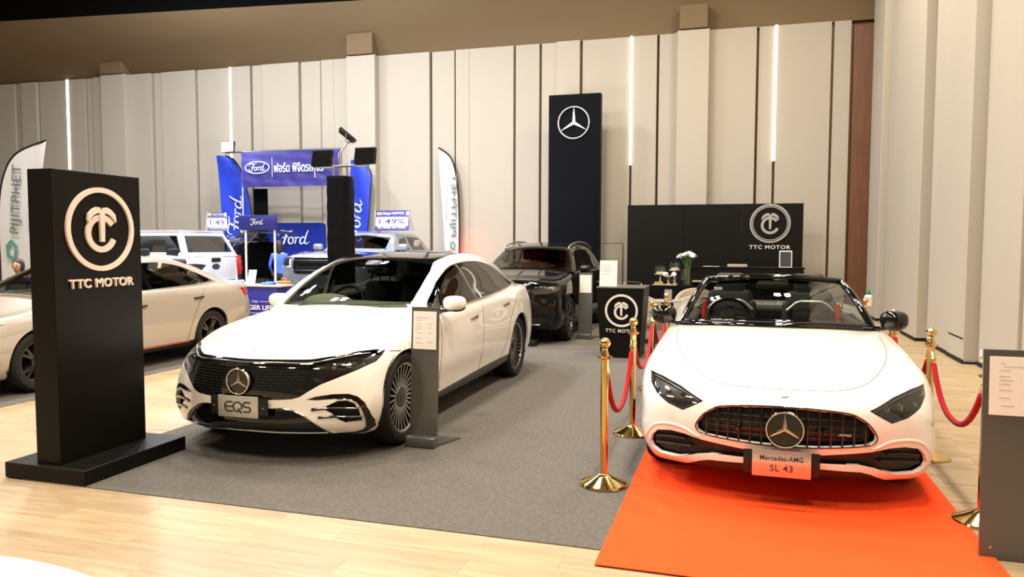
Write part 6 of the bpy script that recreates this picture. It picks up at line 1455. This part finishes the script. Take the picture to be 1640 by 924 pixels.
# ------------------------------------------------------------------ people
SKIN = mat('skin', (.42, .24, .15), .5); HAIR = mat('dark_hair', (.012, .009, .007), .6); TROUS = mat('dark_trousers', (.015, .015, .022), .8)
def person(label, loc, rz, shirt, H=1.66, pose='stand', hairlen=.0):
    T = thing('person', label, 'person', loc, rz); k = H/1.70
    # joints: faces -y
    sit = pose == 'sit'; zp = .93 if not sit else .55
    J = {'pel': (0, 0, zp), 'sp1': (0, -.005, zp+.14), 'sp2': (0, .0, zp+.30), 'ch': (0, .0, zp+.44), 'nk': (0, -.01, zp+.54), 'hd0': (0, -.025, zp+.62), 'hd': (0, -.03, zp+.70)}
    for s, t in ((1, 'L'), (-1, 'R')):
        J['sh'+t] = (s*.17, 0, zp+.47); J['el'+t] = (s*.235, .01, zp+.20); J['wr'+t] = (s*.22, -.16, zp+.02); J['ha'+t] = (s*.21, -.22, zp-.02)
        J['hip'+t] = (s*.09, 0, zp-.06); J['kn'+t] = (s*.105, -.03 if not sit else -.42, .50 if not sit else .50); J['an'+t] = (s*.11, .02 if not sit else -.42, .09); J['to'+t] = (s*.12, -.13 if not sit else -.58, .035)
    R_ = dict(pel=.135, sp1=.12, sp2=.125, ch=.13, nk=.055, hd0=.055, hd=.07, sh=.065, el=.042, wr=.030, ha=.035, hip=.095, kn=.06, an=.045, to=.035)
    E_ = [('pel', 'sp1'), ('sp1', 'sp2'), ('sp2', 'ch'), ('ch', 'nk'), ('nk', 'hd0'), ('hd0', 'hd')]
    for t in 'LR': E_ += [('ch', 'sh'+t), ('sh'+t, 'el'+t), ('el'+t, 'wr'+t), ('wr'+t, 'ha'+t), ('pel', 'hip'+t), ('hip'+t, 'kn'+t), ('kn'+t, 'an'+t), ('an'+t, 'to'+t)]
    nm = list(J); me = bpy.data.meshes.new('body'); me.from_pydata([Vector(J[n])*k for n in nm], [(nm.index(a), nm.index(c)) for a, c in E_], [])
    o = bpy.data.objects.new('tmp', me); COL.objects.link(o); o.modifiers.new('k', 'SKIN')
    for i, n in enumerate(nm):
        r = R_[n.rstrip('LR')]*k; me.skin_vertices[0].data[i].radius = (r*(1.05 if n in ('ch', 'pel', 'sp1', 'sp2') else 1), r*.85); me.skin_vertices[0].data[i].use_root = (n == 'pel')
    sd = o.modifiers.new('s', 'SUBSURF'); sd.levels = 2; dg = bpy.context.evaluated_depsgraph_get(); dg.update()
    m2 = bpy.data.meshes.new_from_object(o.evaluated_get(dg)); b = NB(); b.from_mesh(m2); bpy.data.objects.remove(o)
    for f in b.faces:
        c = f.calc_center_median()/k; f.material_index = 1 if c.z < zp+.02 and not (abs(c.x) > .17 and c.y < -.05 and not sit) else (2 if c.z > zp+.52 or (c.y < -.10 and abs(c.x) > .15) else 0)
        if c.z < .075: f.material_index = 3
    obj('body', b, [shirt, TROUS, SKIN, MATTBLK], T, 80)
    hc = Vector((0, -.035, zp+.70))*k
    b = NB(); vs = sph(b, hc, .1*k, 20, (.80, .98, 1.18))
    for v in vs:
        r = v.co-hc
        if r.z < -.02: v.co.x = hc.x + r.x*.86; v.co.y = hc.y + r.y*(.88 if r.y > 0 else .96)
    sph(b, hc+Vector((0, -.10*k, -.012*k)), .014*k, 8, (.8, 1.2, 1.4))
    for s in (-1, 1): sph(b, hc+Vector((s*.080*k, .01, -.005)), .022*k, 8, (.35, .7, 1.2))
    hd = obj('head', b, SKIN, T, 80)
    for s in (-1, 1): b = NB(); sph(b, hc+Vector((s*.032*k, -.088*k, .012*k)), .010*k, 8); obj('eye', b, HAIR, hd)
    b = NB(); sph(b, hc+Vector((0, -.090*k, -.055*k)), .02*k, 8, (1, .4, .3)); obj('mouth', b, mat('lip', (.30, .10, .08), .5), hd)
    b = NB(); vs = sph(b, hc+Vector((0, .018*k, .018*k)), .108*k, 20, (.86, .98, 1.12))
    for v in vs:
        r = v.co-hc
        if r.y < -.045*k and r.z < .05*k: v.co.y = hc.y-.03*k; v.co.x = hc.x+r.x*.7
        if r.y > .0 and r.z < -.02*k: v.co.z -= hairlen
    obj('hair', b, HAIR, hd, 80)
    for s, t in ((1, 'L'), (-1, 'R')):
        h = Vector(J['ha'+t])*k
        for q in range(5):
            b = NB(); off = (q-2)*.016; L_ = (.05, .07, .075, .07, .055)[q]
            P = [h+Vector((off if q else -s*.03, -.01, 0)), h+Vector((off*1.1 if q else -s*.045, -.01-L_*.6, -.012)), h+Vector((off*1.1 if q else -s*.05, -.01-L_, -.035))]
            tube(b, P, .008, 6); obj('finger', b, SKIN, T, 60)
    return T
person('person in a royal blue shirt and black trousers, seen from behind near the blue backdrop', (-10.2, 15.1, .006), radians(200), mat('shirt_blue', (.05, .12, .62), .7), 1.60, 'stand', .12)
person('dark-haired person seen just above the white car roof at the far left', (-14.05, 13.0, .0), radians(30), mat('shirt_dark', (.04, .04, .05), .7), 1.44, 'stand', .03)
T = thing('stool', 'low black stool at the left edge, carrying the sitting person', 'stool', (-11.38, 9.5, .006)); b = NB(); lathe(b, [(0, .40), (.18, .40), (.19, .42), (.18, .44), (0, .44)], 28); obj('seat', b, MATTBLK, T, 40)
for k in range(4): b = NB(); a = pi/4+k*pi/2; cyl(b, (.10*cos(a), .10*sin(a), .40), (.16*cos(a), .16*sin(a), 0), .012, n=8); obj('leg', b, SATIN, T)
person('dark-haired person sitting at the left edge behind the pearl saloon', (-11.38, 9.5, .006), radians(20), mat('shirt_dark', (.04, .04, .05)), 1.64, 'sit', .03)
